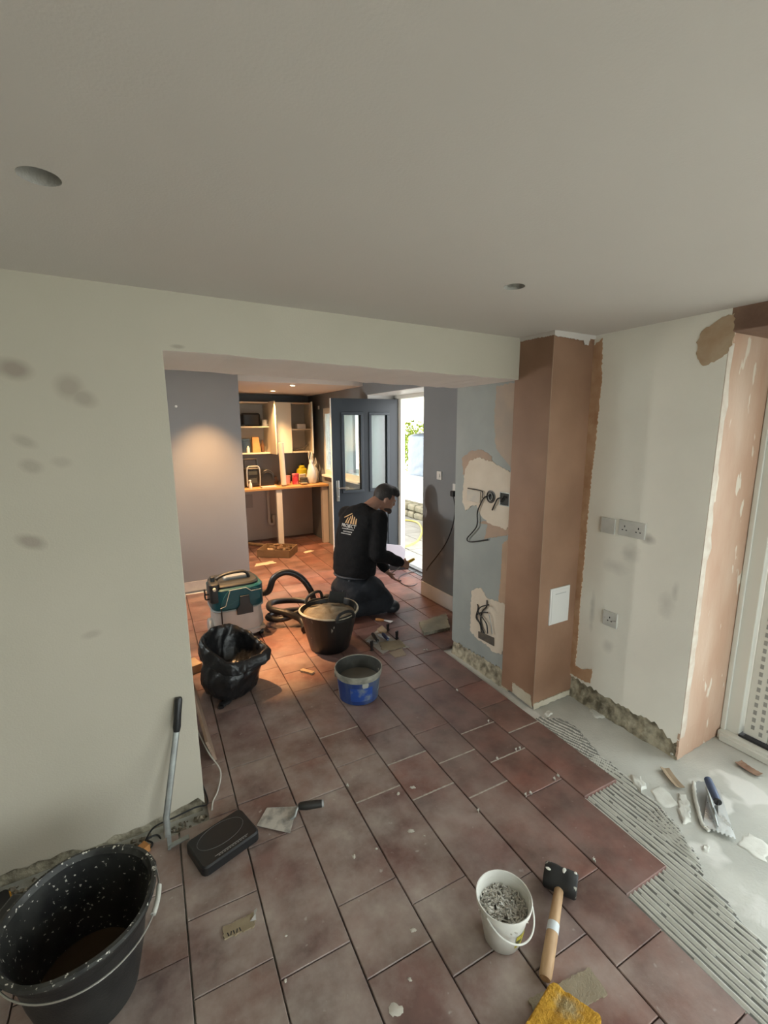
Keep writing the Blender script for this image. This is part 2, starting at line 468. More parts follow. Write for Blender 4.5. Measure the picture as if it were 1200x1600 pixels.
# ---- boxed-in pillar in fresh brown plaster
b = MB(); b.bx(1.968, 2.30, 1.732, 2.0, .0, ZC+.01)
pillar = b.build('wall_pillar', m_plaster, bevel=.003)
struct(pillar); pillar['label'] = 'boxed-in pillar in fresh brown plaster beside the white wall'
m_board = mat('bare_board', (.62,.57,.46), .8, col2=(.5,.44,.33), scale=9)
b = MB(); P = [WX(px,py,1.966) for px,py in [(803,1068),(828,1088),(832,1104),(802,1078)]]
P = ragged([Vector((1.9675,p.y,max(p.z,-.01))) for p in [WX(801,1066,1.967),WX(829,1087,1.967),WX(831,1106,1.967),WX(801,1082,1.967)]], .003, 3, 2)
b.poly(P, (-.004,0,0)); b.build('bare_board_strip', m_board, pillar, smooth=False)
P = ragged([Vector((1.97,1.731,-.015)), Vector((2.285,1.731,-.015)), Vector((2.285,1.731,.018)), Vector((1.97,1.731,.020))], .004, 3, 4)
b = MB(); b.poly(P, (0,-.006,0)); b.build('plaster_foot', m_board, pillar, smooth=False)
# pale beads of caulk along the ceiling
P = ragged([Vector((1.966,1.728,ZC-.028)), Vector((2.19,1.728,ZC-.034)), Vector((2.20,1.728,ZC-.055)), Vector((2.23,1.728,ZC-.055)), Vector((2.24,1.728,ZC-.02)), Vector((2.285,1.728,ZC-.02)), Vector((2.285,1.728,ZC+.004)), Vector((1.966,1.728,ZC+.004))], .003, 3, 6)
b = MB(); b.poly(P, (0,-.003,0)); b.build('caulk_line', m_ceil, pillar, smooth=False)
P = ragged([Vector((1.9665,1.728,ZC-.022)), Vector((1.9665,1.98,ZC-.018)), Vector((1.9665,1.98,ZC+.004)), Vector((1.9665,1.728,ZC+.004))], .003, 3, 7)
b = MB(); b.poly(P, (-.003,0,0)); b.build('caulk_line', m_ceil, pillar, smooth=False)
# corner bead
b = MB(); b.box((1.9665,1.7305,1.07), (.004,.004,2.13)); b.build('corner_bead', mat('bead_plaster',(.34,.22,.15),.7), pillar)

# ---- white wall and its reveal by the patio door
b = ragged_bottom_wall('w', XW, [1.071,1.10,1.20,1.33,1.47,1.62,1.735], [.085,.06,.115,.10,.105,.11,.12], ZC+.02, .665, None, seed=9)
wall_right = struct(b.build('wall_right', [m_white_wall, m_peach], smooth=False, bevel=.002)); wall_right['label'] = 'off-white wall with sockets beside the patio door, brown plaster reveal at its end'
for p in wall_right.data.polygons:
    if p.normal.y < -.7 and p.center.y < 1.09 and p.area > .3: p.material_index = 1
rubble_strip('broken_masonry', XW, 1.072, 1.735, .135, wall_right, seed=8, inset=.016)
b = MB(); b.bx(XW+.05, 2.93, 1.075, 1.73, -.03, .10); b.build('footing', m_rubble, wall_right)
# foot of the reveal
b = MB(); P = ragged([Vector((XW,1.0705,-.02)), Vector((2.70,1.0705,-.02)), Vector((2.70,1.0705,.13)), Vector((XW,1.0705,.13))], .003, 3, 4)
b.poly(P, (0,.01,0)); b.build('reveal_foot', m_peach, wall_right, smooth=False)
patch('orange_plaster_edge', [(942,528),(940,600),(931,690),(926,730),(922,770),(915,850),(908,930),(903,1000),(899,1040),(912,1046),(926,1045),(922,1068),(905,1060),(893,1052),(880,1060),(905,800),(928,540)], XW-.0004, .003, m_orange, wall_right, .004, 11)
patch('peach_smear', [(1088,535),(1100,515),(1125,498),(1148,489),(1146,530),(1140,548),(1120,563),(1098,572),(1090,560)], XW-.0004, .002, mat('smear_plaster',(.42,.28,.17),.75,col2=(.50,.38,.26),scale=9,bump=.2), wall_right, .005, 12)
# pale lime edge down the reveal corner
P = []
for i in range(30):
    z = 2.0-1.9*i/29; P.append(Vector((XW+.045+.03*math.sin(z*7)*mnoise.noise(Vector((z*5,0,1)))+.02*mnoise.noise(Vector((z*17,3,1))), 1.0702, z)))
P += [Vector((XW+.001,1.0702,.1)), Vector((XW+.001,1.0702,2.0))]
b = MB(); b.poly(P, (0,-.0015,0)); b.build('lime_edge', mat('lime_white',(.64,.58,.50),.8,col2=(.56,.46,.38),scale=18), wall_right, smooth=False)
# lintel over the patio door
b = MB(); b.bx(XW, 2.95, -1.93, 1.075, 2.045, ZC+.02)
lintel = struct(b.build('trim_1', mat('lintel_plaster',(.17,.095,.065),.75,col2=(.26,.16,.11),scale=6,bump=.2), bevel=.004)); lintel['label'] = 'brown plastered lintel over the patio door'
b = MB(); b.bx(XW, 2.95, -2.1, -1.93, -.03, ZC+.02); o = struct(b.build('wall_patio', m_white_wall))

# ---- rest of the front room, behind and beside the photographer
b = MB(); b.bx(-1.75, -1.6, -2.1, 2.9, -.03, ZC+.12); b.bx(-1.75, -1.6, 4.4, 6.95, -.03, ZC+.12); b.bx(-1.75, -1.6, 2.9, 4.4, -.03, .90); b.bx(-1.75, -1.6, 2.9, 4.4, 2.0, ZC+.12); struct(b.build('wall_left', m_cream))
b = MB()
b.bx(-1.6, .25, -2.1, -1.95, -.03, ZC+.02); b.bx(2.05, 2.4, -2.1, -1.95, -.03, ZC+.02)
b.bx(.25, 2.05, -2.1, -1.95, 2.05, ZC+.02)
struct(b.build('wall_back', m_cream))

rw = thing('added_window_rear','added wide glazed doors behind the photographer, out of view','window'); rw['kind']='structure'; del rw['category']  # unseen glazing added to brighten the front room
b = MB(); b.bx(.25,2.05,-2.06,-1.98,1.98,2.05); b.bx(.25,2.05,-2.06,-1.98,-.02,.04)
for x_ in (.25,1.115,1.98): b.bx(x_,x_+.07,-2.06,-1.98,.04,1.98)
b.build('window_frame', m_white_pvc, rw)
RW_PANES = [(.32,1.115),(1.185,1.98)]

# ---- room beyond: alcove wall, kitchen wall, wall with outside door
b = MB(); b.bx(-1.6, 1.022, 4.90, 6.95, -.03, ZC+.12)
alc = struct(b.build('wall_alcove', mat('alcove_lit_grey_paint',(.27,.27,.28),.6,col2=(.255,.255,.265),scale=2.5,bump=.06,bscale=120))); alc['label'] = 'grey wall left of the kitchen recess, warmly lit by a downlight'  # same grey paint, colour raised in place of light on this wall
b = MB(); b.bx(1.0, 2.95, 6.79, 6.95, -.03, ZC+.02)
wall_k = struct(b.build('wall_kitchen', m_grey)); wall_k['label'] = 'grey wall behind the kitchen cupboards'
b = MB(); b.bx(1.022, XD, 6.782, 6.792, 0, .83); b.build('lower_board', mat('pale_board',(.60,.55,.52),.7,col2=(.55,.50,.48),scale=3), wall_k)
DZ = 2.03
b = MB()
def slab(y0, y1, z0, z1): b.bx(XD, 2.95, y0, y1, z0, z1)
slab(2.40, 3.645, -.03, ZC+.12); slab(3.645, 4.81, DZ, ZC+.12)
slab(4.81, 5.0, -.03, ZC+.12); slab(5.0, 6.2, -.03, .99); slab(5.0, 6.2, 1.93, ZC+.02); slab(6.2, 6.80, -.03, ZC+.02)
wall_d = struct(b.build('wall_door', m_grey, smooth=False)); wall_d['label'] = 'dark grey wall holding the outside door and a light switch'
# white reveal linings of doorway and window
b = MB(); b.bx(XD+.001, 2.94, 3.646, 4.808, DZ-.006, DZ-.001); b.bx(XD+.002, 2.94, 4.800, 4.8095, 0, DZ); b.bx(XD+.03, 2.94, 3.6455, 3.652, 0, DZ)
b.build('reveal_lining', m_white_gloss, wall_d)
b = MB(); b.bx(XD+.001, 2.9, 5.001, 6.199, .985, .998); b.bx(XD+.001, 2.9, 5.001, 5.006, .99, 1.93); b.bx(XD+.001, 2.9, 6.194, 6.199, .99, 1.93); b.bx(XD+.001,2.9,5.001,6.199,1.925,1.9295)
b.build('window_lining', m_white_gloss, wall_d)

# glass that lets daylight through with a faint reflection
def glass(name, tint=(1,1,1), refl=.06, rough=.02):
    M = bpy.data.materials.new(name); M.use_nodes = True; nt = M.node_tree
    for n in list(nt.nodes): nt.nodes.remove(n)
    out = _n(nt,'ShaderNodeOutputMaterial'); mx = _n(nt,'ShaderNodeMixShader'); t = _n(nt,'ShaderNodeBsdfTransparent'); g = _n(nt,'ShaderNodeBsdfGlossy')
    t.inputs[0].default_value = (*tint,1); g.inputs['Roughness'].default_value = rough
    lw = _n(nt,'ShaderNodeLayerWeight'); lw.inputs[0].default_value = .25
    mr = _n(nt,'ShaderNodeMapRange'); mr.inputs[3].default_value = refl; mr.inputs[4].default_value = .6
    nt.links.new(lw.outputs['Fresnel'], mr.inputs[0]); nt.links.new(mr.outputs[0], mx.inputs[0])
    nt.links.new(t.outputs[0], mx.inputs[1]); nt.links.new(g.outputs[0], mx.inputs[2]); nt.links.new(mx.outputs[0], out.inputs[0])
    return M
m_glass = glass('clear_glass', (.93,.97,.96))
m_frost = glass('obscured_glass', (.80,.86,.86), .12, .25)

for xa_, xb_ in RW_PANES:
    b = MB(); b.bx(xa_,xb_,-2.025,-2.015,.04,1.98); b.build('pane', m_glass, rw)
sw = thing('added_window_side','added white framed window brightening the far room, out of view to the left','window'); sw['kind']='structure'; del sw['category']  # unseen window added to bring more light into the far room
b = MB(); b.bx(-1.72,-1.66,2.9,4.4,.90,.97); b.bx(-1.72,-1.66,2.9,4.4,1.93,2.0)
for y_ in (2.9,3.615,4.33): b.bx(-1.72,-1.66,y_,y_+.07,.97,1.93)
b.build('window_frame', m_white_pvc, sw)
for ya_, yb_ in ((2.97,3.615),(3.685,4.33)):
    b = MB(); b.bx(-1.695,-1.685,ya_,yb_,.97,1.93); b.build('pane', m_glass, sw)
# kitchen window
win = thing('window_1', 'white framed kitchen window half hidden behind the open door', 'window'); win['kind'] = 'structure'
del win['category']
b = MB(); y0, y1, z0, z1 = 5.006, 6.194, .998, 1.925; X0, X1 = 2.452, 2.50
b.bx(X0,X1,y0,y1,z0,z0+.07); b.bx(X0,X1,y0,y1,z1-.07,z1); b.bx(X0,X1,y0,y0+.07,z0+.07,z1-.07); b.bx(X0,X1,y1-.035,y1,z0+.07,z1-.07); b.bx(X0,X1,5.56,5.64,z0+.07,z1-.07)
b.build('window_frame', m_white_pvc, win, bevel=.004)
for ya, yb in ((y0+.07,5.56),(5.64,y1-.035)):
    b = MB(); b.bx(2.470,2.480,ya,yb,z0+.07,z1-.07); b.build('pane', m_glass, win)
b = MB(); b.bx(2.40,2.452,4.99,6.21,.972,.998); b.build('window_sill', m_white_gloss, win, bevel=.004)

# outside door: frame and leaf
door = thing('door_1', 'dark blue-grey outside door standing open, two tall narrow glazed panels', 'door', (2.80,4.735,0), 0); door['kind'] = 'structure'
del door['category']
m_door = mat('door_paint', (.020,.028,.037), .4, col2=(.023,.031,.041), scale=4)
m_door_d = mat('door_bead', (.035,.046,.058), .35)
m_steel = mat('brushed_steel', (.62,.62,.60), .28, 1.0)
ang = math.atan2(4.827-4.731, 1.993-2.797)          # leaf direction from the hinge
leaf = bpy.data.objects.new('door_leaf', None); COL.objects.link(leaf); leaf.parent = door
leaf.location = (0,0,.012); leaf.rotation_euler = (0,0,ang)
W_, H_, T_ = .81, 1.97, .044
px_ = [.118, .118+.215, .118+.215+.122, W_-.135]   # two lights
b = MB()
za, zb = .92, 1.80
xs = [(.13,.345),(.455,.675)]
b.bx(0,W_,-T_/2,T_/2,0,za); b.bx(0,W_,-T_/2,T_/2,zb,H_)
b.bx(0,xs[0][0],-T_/2,T_/2,za,zb); b.bx(xs[0][1],xs[1][0],-T_/2,T_/2,za,zb); b.bx(xs[1][1],W_,-T_/2,T_/2,za,zb)
slab_o = b.build('door_slab', m_door, door, (0,0,.012), ang)
for (xa, xb) in xs:
    b = MB()
    for sgn in (-1,1):
        y = sgn*(T_/2+.006)
        for (p,q,r2,s2) in ((xa-.02,xb+.02,za-.02,za+.012),(xa-.02,xb+.02,zb-.012,zb+.02),(xa-.02,xa+.012,za+.012,zb-.012),(xb-.012,xb+.02,za+.012,zb-.012)):
            b.bx(p,q,y-.008,y+.008,r2,s2)
    b.build('glazing_bead', m_door_d, door, (0,0,.012), ang, bevel=.004)
    b = MB(); b.bx(xa,xb,-.004,.004,za,zb); b.build('pane', m_frost, door, (0,0,.012), ang)
for (za2, zb2) in ((.18,.72),):
    for (xa, xb) in xs:
        b = MB()
        for sgn in (-1,1):
            y = sgn*(T_/2+.004); w = .018
            for (p,q,r2,s2) in ((xa-.02,xb+.02,za2,za2+w),(xa-.02,xb+.02,zb2-w,zb2),(xa-.02,xa-.02+w,za2+w,zb2-w),(xb+.02-w,xb+.02,za2+w,zb2-w)):
                b.bx(p,q,y-.005,y+.005,r2,s2)
            b.bx(xa+.02,xb-.02,y-.004,y+.003,za2+.04,zb2-.04)
        b.build('moulded_panel', m_door, door, (0,0,.012), ang, bevel=.004)
# handles: lever + lock cover on both faces
b = MB()
for sgn in (-1,1):
    y = sgn*(T_/2)
    b.box((W_-.055, y+sgn*.006, .93), (.034,.012,.24))
    b.cyl((W_-.055,y,.965),(W_-.055,y+sgn*.05,.965),.010,seg=12)
    b.tube([(W_-.055,y+sgn*.05,.965),(W_-.10,y+sgn*.052,.967),(W_-.175,y+sgn*.05,.962)],[.010,.009,.008],10)
    b.cyl((W_-.055,y,.862),(W_-.055,y+sgn*.018,.862),.012,seg=12)
h_ = b.build('door_handle', m_steel, door, (0,0,.012), ang, bevel=.003); h_['label'] = 'steel lever handle on a long plate'
b = MB(); b.bx(W_-.001,W_+.003,-T_/2,T_/2,0,H_); b.build('leaf_edge_strip', m_white_gloss, door, (0,0,.012), ang)
b = MB()
X0, X1 = 2.80, 2.87
b.bx(X0,X1,4.735,4.80,0,2.0); b.bx(X0,X1,3.80,3.865,0,2.0); b.bx(X0,X1,3.80,4.80,1.985,2.025)
b.bx(X0+.012,X1,4.665,4.735,0,1.985)
fr = b.build('door_frame', m_white_pvc, door, (-2.80,-4.735,0), 0, bevel=.003)
b = MB(); b.bx(2.745,2.90,3.80,4.80,-.02,.004); b.bx(2.80,2.86,3.865,4.735,.004,.022); b.build('threshold', mat('threshold_metal',(.25,.25,.25),.4,.8), door, (-2.80,-4.735,0))
bpy.data.objects.remove(leaf, do_unlink=True)
b = MB()
for z in (.22,1.0,1.78): b.cyl((0.0,0,z-.05),(0.0,0,z+.05),.011,seg=10)
b.build('hinge', m_white_gloss, door, (0.006,.022,0))

# skirting along the dark wall
b = MB()
prof = [(0,0),(0,.125),(-.006,.14),(-.016,.14),(-.018,.12),(-.018,0)]
P = [Vector((XD+x_, 2.56, z_)) for x_, z_ in prof]
b.poly(P, (0,3.638-2.56,0))
o = struct(b.build('baseboard_right', mat('skirting_white',(.70,.68,.67),.5,col2=(.62,.60,.59),scale=6), bevel=.002)); o['label'] = 'white skirting board along the dark grey wall'
b = MB(); b.bx(1.0,1.022+.0,4.885,4.9,0,.001); 
b = MB(); b.bx(-1.5,1.02,4.893,4.9,0,.10)
o = struct(b.build('baseboard_left', mat('raw_plaster_foot',(.50,.45,.42),.8,col2=(.6,.55,.5),scale=9))); o['label'] = 'bare strip along the foot of the grey alcove wall'

# ---- patio door
pd = thing('door_2', 'white plastic patio door with printed protective film on its sash', 'door', (2.72,1.0,0)); pd['kind'] = 'structure'; del pd['category']
def PD(bb, name, material, **k): return bb.build(name, material, pd, (-2.72,-1.0,0), **k)
b = MB(); X0, X1 = 2.70, 2.79
b.bx(X0,X1,.985,1.0695,.02,2.045); b.bx(X0,X1,-1.925,-1.845,.02,2.045); b.bx(X0,X1,-1.845,.985,1.975,2.045); 
b.bx(X0-.012,X0,1.045,1.0695,.02,2.045)
PD(b,'door_frame', m_white_pvc, bevel=.004)
b = MB(); b.bx(2.655,2.86,-1.93,1.065,-.022,.022); b.bx(2.64,2.66,-1.93,1.05,-.022,.010)
PD(b,'sill', m_white_pvc, bevel=.003)
b = MB(); b.bx(2.695,2.80,-1.84,.985,.022,.034); PD(b,'track', mat('black_gasket',(.02,.02,.02),.5))
m_film = mat('film_print', (.33,.33,.31), .5)
b2 = MB()
for (ya, yb) in ((.045,.975),(-.897,.041),(-1.838,-.901)):  # last sash lies out of view, added to let in more daylight
    b = MB(); w = .105; X0, X1 = 2.715, 2.775
    b.bx(X0,X1,ya,ya+w,.04,1.965); b.bx(X0,X1,yb-w,yb,.04,1.965); b.bx(X0,X1,ya+w,yb-w,.04,.04+w); b.bx(X0,X1,ya+w,yb-w,1.965-w,1.965)
    PD(b,'sash', m_white_pvc, bevel=.005)
    b = MB(); g = w+.001
    for (p,q,r2,s2) in ((ya+g,yb-g,.04+g,.04+g+.008),(ya+g,yb-g,1.965-g-.008,1.965-g),(ya+g,ya+g+.008,.04+g,1.965-g),(yb-g-.008,yb-g,.04+g,1.965-g)):
        b.bx(2.722,2.766,p,q,r2,s2)
    PD(b,'gasket', MATS['black_gasket'])
    b = MB(); b.bx(2.742,2.750,ya+w,yb-w,.04+w,1.965-w); PD(b,'pane', m_glass)
    # printed dashes on the film, two staggered columns up each stile and along the bottom rail
    for s_ in (ya, yb-w):
        z = .075
        k = 0
        while z < 1.93:
            for c_, off in ((.030,0),(.066,.021)):
                b2.box((2.7145, s_+c_, z+off), (.0012,.015,.024))
            z += .043
    y = ya+w+.02
    while y < yb-w-.02:
        b2.box((2.7145, y, .075), (.0012,.026,.014)); b2.box((2.7145, y+.02, .11), (.0012,.026,.014)); y += .045
o = PD(b2,'printed_film', m_film, smooth=False); o['kind'] = 'stuff'; o['label'] = 'grey dashes printed on protective film'

# ================================================================== TILES
CT, ST = math.cos(-.0293686), math.sin(-.0293686)
def T2W(u, v): return Vector((u*CT - v*ST, u*ST + v*CT, 0))
def W2T(p): return (p[0]*CT + p[1]*ST, -p[0]*ST + p[1]*CT)
UL = [-1.20,-.968,-.733,-.498,-.263,-.025,.214,.449,.685,.918,1.150,1.383,1.621,1.846]
while UL[-1] < 2.9: UL.append(UL[-1]+.234)
MID = {4:1.59,5:2.18,6:1.867,7:1.988,8:1.873,9:1.769,10:1.66,11:1.546,12:1.919}
PER, SH = .982, .243

def tile_material():
    M = bpy.data.materials.new('stone_tile'); M.use_nodes = True; nt = M.node_tree; L = nt.links
    b = nt.nodes['Principled BSDF']
    geo = _n(nt,'ShaderNodeNewGeometry'); oi = _n(nt,'ShaderNodeObjectInfo')
    ramp = _n(nt,'ShaderNodeValToRGB'); el = ramp.color_ramp.elements
    el[0].position = 0; el[0].color = (.135,.060,.050,1); el[1].position = 1; el[1].color = (.180,.098,.086,1)
    for p, c in ((.25,(.175,.076,.058,1)),(.5,(.135,.074,.070,1)),(.75,(.155,.072,.054,1))):
        e = el.new(p); e.color = c
    L.new(oi.outputs['Random'], ramp.inputs[0])
    # stone veining
    off = _n(nt,'ShaderNodeVectorMath', operation='MULTIPLY_ADD'); off.inputs[1].default_value = (7,13,5)
    cmb = _n(nt,'ShaderNodeCombineXYZ'); [L.new(oi.outputs['Random'], cmb.inputs[i]) for i in range(3)]
    L.new(cmb.outputs[0], off.inputs[0]); L.new(geo.outputs['Position'], off.inputs[2])
    n1 = _n(nt,'ShaderNodeTexNoise'); n1.inputs['Scale'].default_value = 5; n1.inputs['Detail'].default_value = 7; n1.inputs['Roughness'].default_value = .6
    L.new(off.outputs[0], n1.inputs['Vector'])
    mr = _n(nt,'ShaderNodeMapRange'); mr.inputs[1].default_value = .3; mr.inputs[2].default_value = .7; mr.inputs[3].default_value = .55; mr.inputs[4].default_value = 1.55
    L.new(n1.outputs[0], mr.inputs[0])
    vm = _n(nt,'ShaderNodeVectorMath', operation='SCALE'); L.new(ramp.outputs[0], vm.inputs[0]); L.new(mr.outputs[0], vm.inputs['Scale'])
    # cement dust, heavier over the trodden front of the room
    n2 = _n(nt,'ShaderNodeTexNoise'); n2.inputs['Scale'].default_value = 4.2; n2.inputs['Detail'].default_value = 6; n2.inputs['Roughness'].default_value = .62
    L.new(geo.outputs['Position'], n2.inputs['Vector'])
    m2 = _n(nt,'ShaderNodeMapRange'); m2.inputs[1].default_value = .36; m2.inputs[2].default_value = .68; m2.inputs[3].default_value = .14; m2.inputs[4].default_value = .95
    L.new(n2.outputs[0], m2.inputs[0])
    sx = _n(nt,'ShaderNodeSeparateXYZ'); L.new(geo.outputs['Position'], sx.inputs[0])
    # worn dusty track: distance from the walkway line
    dx = _n(nt,'ShaderNodeMapRange'); dx.inputs[1].default_value = 1.55; dx.inputs[2].default_value = .75; dx.inputs[3].default_value = .28; dx.inputs[4].default_value = 1.0
    L.new(sx.outputs[0], dx.inputs[0])
    dy = _n(nt,'ShaderNodeMapRange'); dy.inputs[1].default_value = 3.2; dy.inputs[2].default_value = 1.8; dy.inputs[3].default_value = .30; dy.inputs[4].default_value = 1.0
    L.new(sx.outputs[1], dy.inputs[0])
    mm = _n(nt,'ShaderNodeMath', operation='MULTIPLY'); L.new(dx.outputs[0], mm.inputs[0]); L.new(dy.outputs[0], mm.inputs[1])
    m3 = _n(nt,'ShaderNodeMath', operation='MULTIPLY'); L.new(m2.outputs[0], m3.inputs[0]); L.new(mm.outputs[0], m3.inputs[1])
    mx = _n(nt,'ShaderNodeMix', data_type='RGBA'); mx.inputs[7].default_value = (.46,.39,.345,1)
    L.new(vm.outputs[0], mx.inputs[6]); L.new(m3.outputs[0], mx.inputs[0])
    # small pale splashes
    n3 = _n(nt,'ShaderNodeTexNoise'); n3.inputs['Scale'].default_value = 30; n3.inputs['Detail'].default_value = 2
    L.new(geo.outputs['Position'], n3.inputs['Vector'])
    m4 = _n(nt,'ShaderNodeMapRange'); m4.inputs[1].default_value = .70; m4.inputs[2].default_value = .76; m4.inputs[4].default_value = .6
    L.new(n3.outputs[0], m4.inputs[0])
    m5 = _n(nt,'ShaderNodeMath', operation='MULTIPLY'); L.new(m4.outputs[0], m5.inputs[0]); L.new(mm.outputs[0], m5.inputs[1])
    mx2 = _n(nt,'ShaderNodeMix', data_type='RGBA'); mx2.inputs[7].default_value = (.55,.50,.45,1)
    L.new(mx.outputs[2], mx2.inputs[6]); L.new(m5.outputs[0], mx2.inputs[0])
    L.new(mx2.outputs[2], b.inputs['Base Color'])
    rr = _n(nt,'ShaderNodeMapRange'); rr.inputs[3].default_value = .28; rr.inputs[4].default_value = .50
    L.new(m2.outputs[0], rr.inputs[0]); L.new(rr.outputs[0], b.inputs['Roughness'])
    b.inputs['Specular IOR Level'].default_value = .45
    nb = _n(nt,'ShaderNodeTexNoise'); nb.inputs['Scale'].default_value = 28; nb.inputs['Detail'].default_value = 6
    L.new(off.outputs[0], nb.inputs['Vector'])
    bp = _n(nt,'ShaderNodeBump'); bp.inputs['Strength'].default_value = .22; bp.inputs['Distance'].default_value = .006
    L.new(nb.outputs[0], bp.inputs['Height']); L.new(bp.outputs[0], b.inputs['Normal'])
    return M
m_tile = tile_material()
m_tileside = mat('tile_edge', (.14,.085,.07), .8)

def clip(poly, n, d):
    """keep the side n.p <= d"""
    out = []
    for i in range(len(poly)):
        a, c = poly[i], poly[(i+1) % len(poly)]
        da = n[0]*a.x+n[1]*a.y-d; dc = n[0]*c.x+n[1]*c.y-d
        if da <= 0: out.append(a)
        if (da < 0 < dc) or (dc < 0 < da):
            t = da/(da-dc); out.append(a+(c-a)*t)
    return out
def area(p): return abs(sum(p[i].x*p[(i+1)%len(p)].y-p[(i+1)%len(p)].x*p[i].y for i in range(len(p)))/2) if len(p) > 2 else 0
def inset(p, k):
    n = len(p); c = sum(p, Vector((0,0,0)))/n; out = []
    for i in range(n):
        a, q, e = p[i-1], p[i], p[(i+1) % n]
        d1 = (q-a).normalized(); d2 = (e-q).normalized()
        n1 = Vector((-d1.y,d1.x,0)); n2 = Vector((-d2.y,d2.x,0))
        if n1.dot(c-q) < 0: n1 = -n1
        if n2.dot(c-q) < 0: n2 = -n2
        s = n1+n2; out.append(q + s*(k/max(.3, 1+n1.dot(n2))))
    return out
def make_tile(poly):
    if area(poly) < .0012: return None
    c = sum(poly, Vector((0,0,0)))/len(poly)
    loc = [p-c for p in poly]
    ins = inset(loc, .0022); n = len(loc)
    dz = rnd.uniform(-.0012,.0008)
    vs = [(p.x,p.y,-.021) for p in loc]+[(p.x,p.y,-.0022+dz) for p in loc]+[(p.x,p.y,dz) for p in ins]
    fs = [tuple(range(2*n,3*n))]
    for L in (0,1):
        for i in range(n):
            j = (i+1) % n; fs.append((L*n+i,L*n+j,(L+1)*n+j,(L+1)*n+i))
    me = bpy.data.meshes.new('tile'); me.from_pydata(vs,[],fs); me.materials.append(m_tile)
    bm = bmesh.new(); bm.from_mesh(me); bmesh.ops.recalc_face_normals(bm, faces=bm.faces); bm.to_mesh(me); bm.free()
    o = bpy.data.objects.new('tile', me); COL.objects.link(o); o.location = c; o.parent = floor
    return o
GAP = .0024
ntiles = 0
tile_tops = []
for ci in range(len(UL)-1):
    u0, u1 = UL[ci]+GAP, UL[ci+1]-GAP
    mid = MID.get(ci, 1.3+.37*((ci*7) % 5))
    js = []
    k = -3
    while k < 9:
        base = mid + k*PER
        js += [base-SH, base, base+SH]; k += 1
    if ci == 4: js = [j for j in js if j > 1.5]+[1.329,.84,.59,.1]
    js.sort()
    for j0, j1 in zip(js[:-1], js[1:]):
        v0, v1 = j0+.0016, j1-.0016
        um, vm_ = (u0+u1)/2, (v0+v1)/2
        P = [T2W(u0,v0), T2W(u1,v0), T2W(u1,v1), T2W(u0,v1)]
        c = T2W(um, vm_)
        if vm_ < .12 or c.y > 6.9 or c.x < -1.0: continue
        # laid so far: nothing beyond the working edge by the patio door
        if ci == 11 and vm_ < .81: continue
        if ci == 12 and vm_ < 1.18: continue
        if ci >= 13 and c.y < 2.56: continue
        P2 = None
        if c.y < 2.5 and c.x < .16:
            if c.x > .02 and c.y > 1.6: P2 = clip(clip(P, (0,-1), -1.8435), (-1,0), -.150)
            P = clip(P, (0,1), 1.84)
        elif c.x < .14 and c.y < 2.6: continue
        if c.y < 2.0 and P: P = clip(P, (1,0), 1.95) if c.y > 1.6 else P
        if 1.9 < c.y < 2.56 and P: P = clip(P, (1,0), XS-.006)
        if c.y >= 2.56 and P:
            if 3.56 < c.y < 4.80: P = clip(P, (1,0), 2.742)
            else: P = clip(P, (1,0), XD-.02)
        if c.x < 1.02 and P and c.y > 4.0: P = clip(P, (0,1), 4.89)
        if P and c.y > 4.9: P = clip(P, (-1,0), -1.03)
        if P and c.y > 6: P = clip(P, (0,1), 6.78)
        # out of sight behind the left pier or outside the view
        if c.x < -.45 and c.y > 2.2: continue
        if P and len(P) > 2:
            if make_tile(P): ntiles += 1
        if P2 and len(P2) > 2:
            if make_tile(P2): ntiles += 1
print('tiles', ntiles)

# pale adhesive squeezed up in some of the cross joints
m_joint = mat('joint_adhesive', (.56,.50,.44), .85, col2=(.40,.34,.29), scale=40)
for (pa, pb) in (((607,1197),(663,1172)),((650,1248),(705,1222)),((557,1253),(623,1225)),((688,1193),(740,1170)),((743,1243),(792,1220)),((797,1147),(840,1128)),((727,1145),(767,1128)),((503,1153),(557,1137)),((775,1190),(815,1168))):
    a_ = FZ(*pa); c_ = FZ(*pb); ua, va = W2T(a_); uc, vc = W2T(c_); vm_ = (va+vc)/2
    col_ = max(i for i in range(len(UL)) if UL[i] <= (ua+uc)/2)
    # snap onto the real joint of that column
    md_ = MID.get(col_, vm_); cand = [md_+k*PER+o_ for k in range(-3,6) for o_ in (-SH,0,SH)]; vj = min(cand, key=lambda q: abs(q-vm_))
    u0_, u1_ = UL[col_]+.004, UL[col_+1]-.004; n_ = 26; P = []
    for i in range(n_+1): P.append(T2W(u0_+(u1_-u0_)*i/n_, vj-.0026+rnd.uniform(-.0012,.001)))
    for i in range(n_,-1,-1): P.append(T2W(u0_+(u1_-u0_)*i/n_, vj+.0026+rnd.uniform(-.001,.0012)))
    cc_ = sum(P, Vector())/len(P); b = MB(); b.poly([p-cc_+Vector((0,0,-.012)) for p in P], (0,0,.0126)); b.build('joint_filling', m_joint, floor, tuple(cc_), smooth=False)
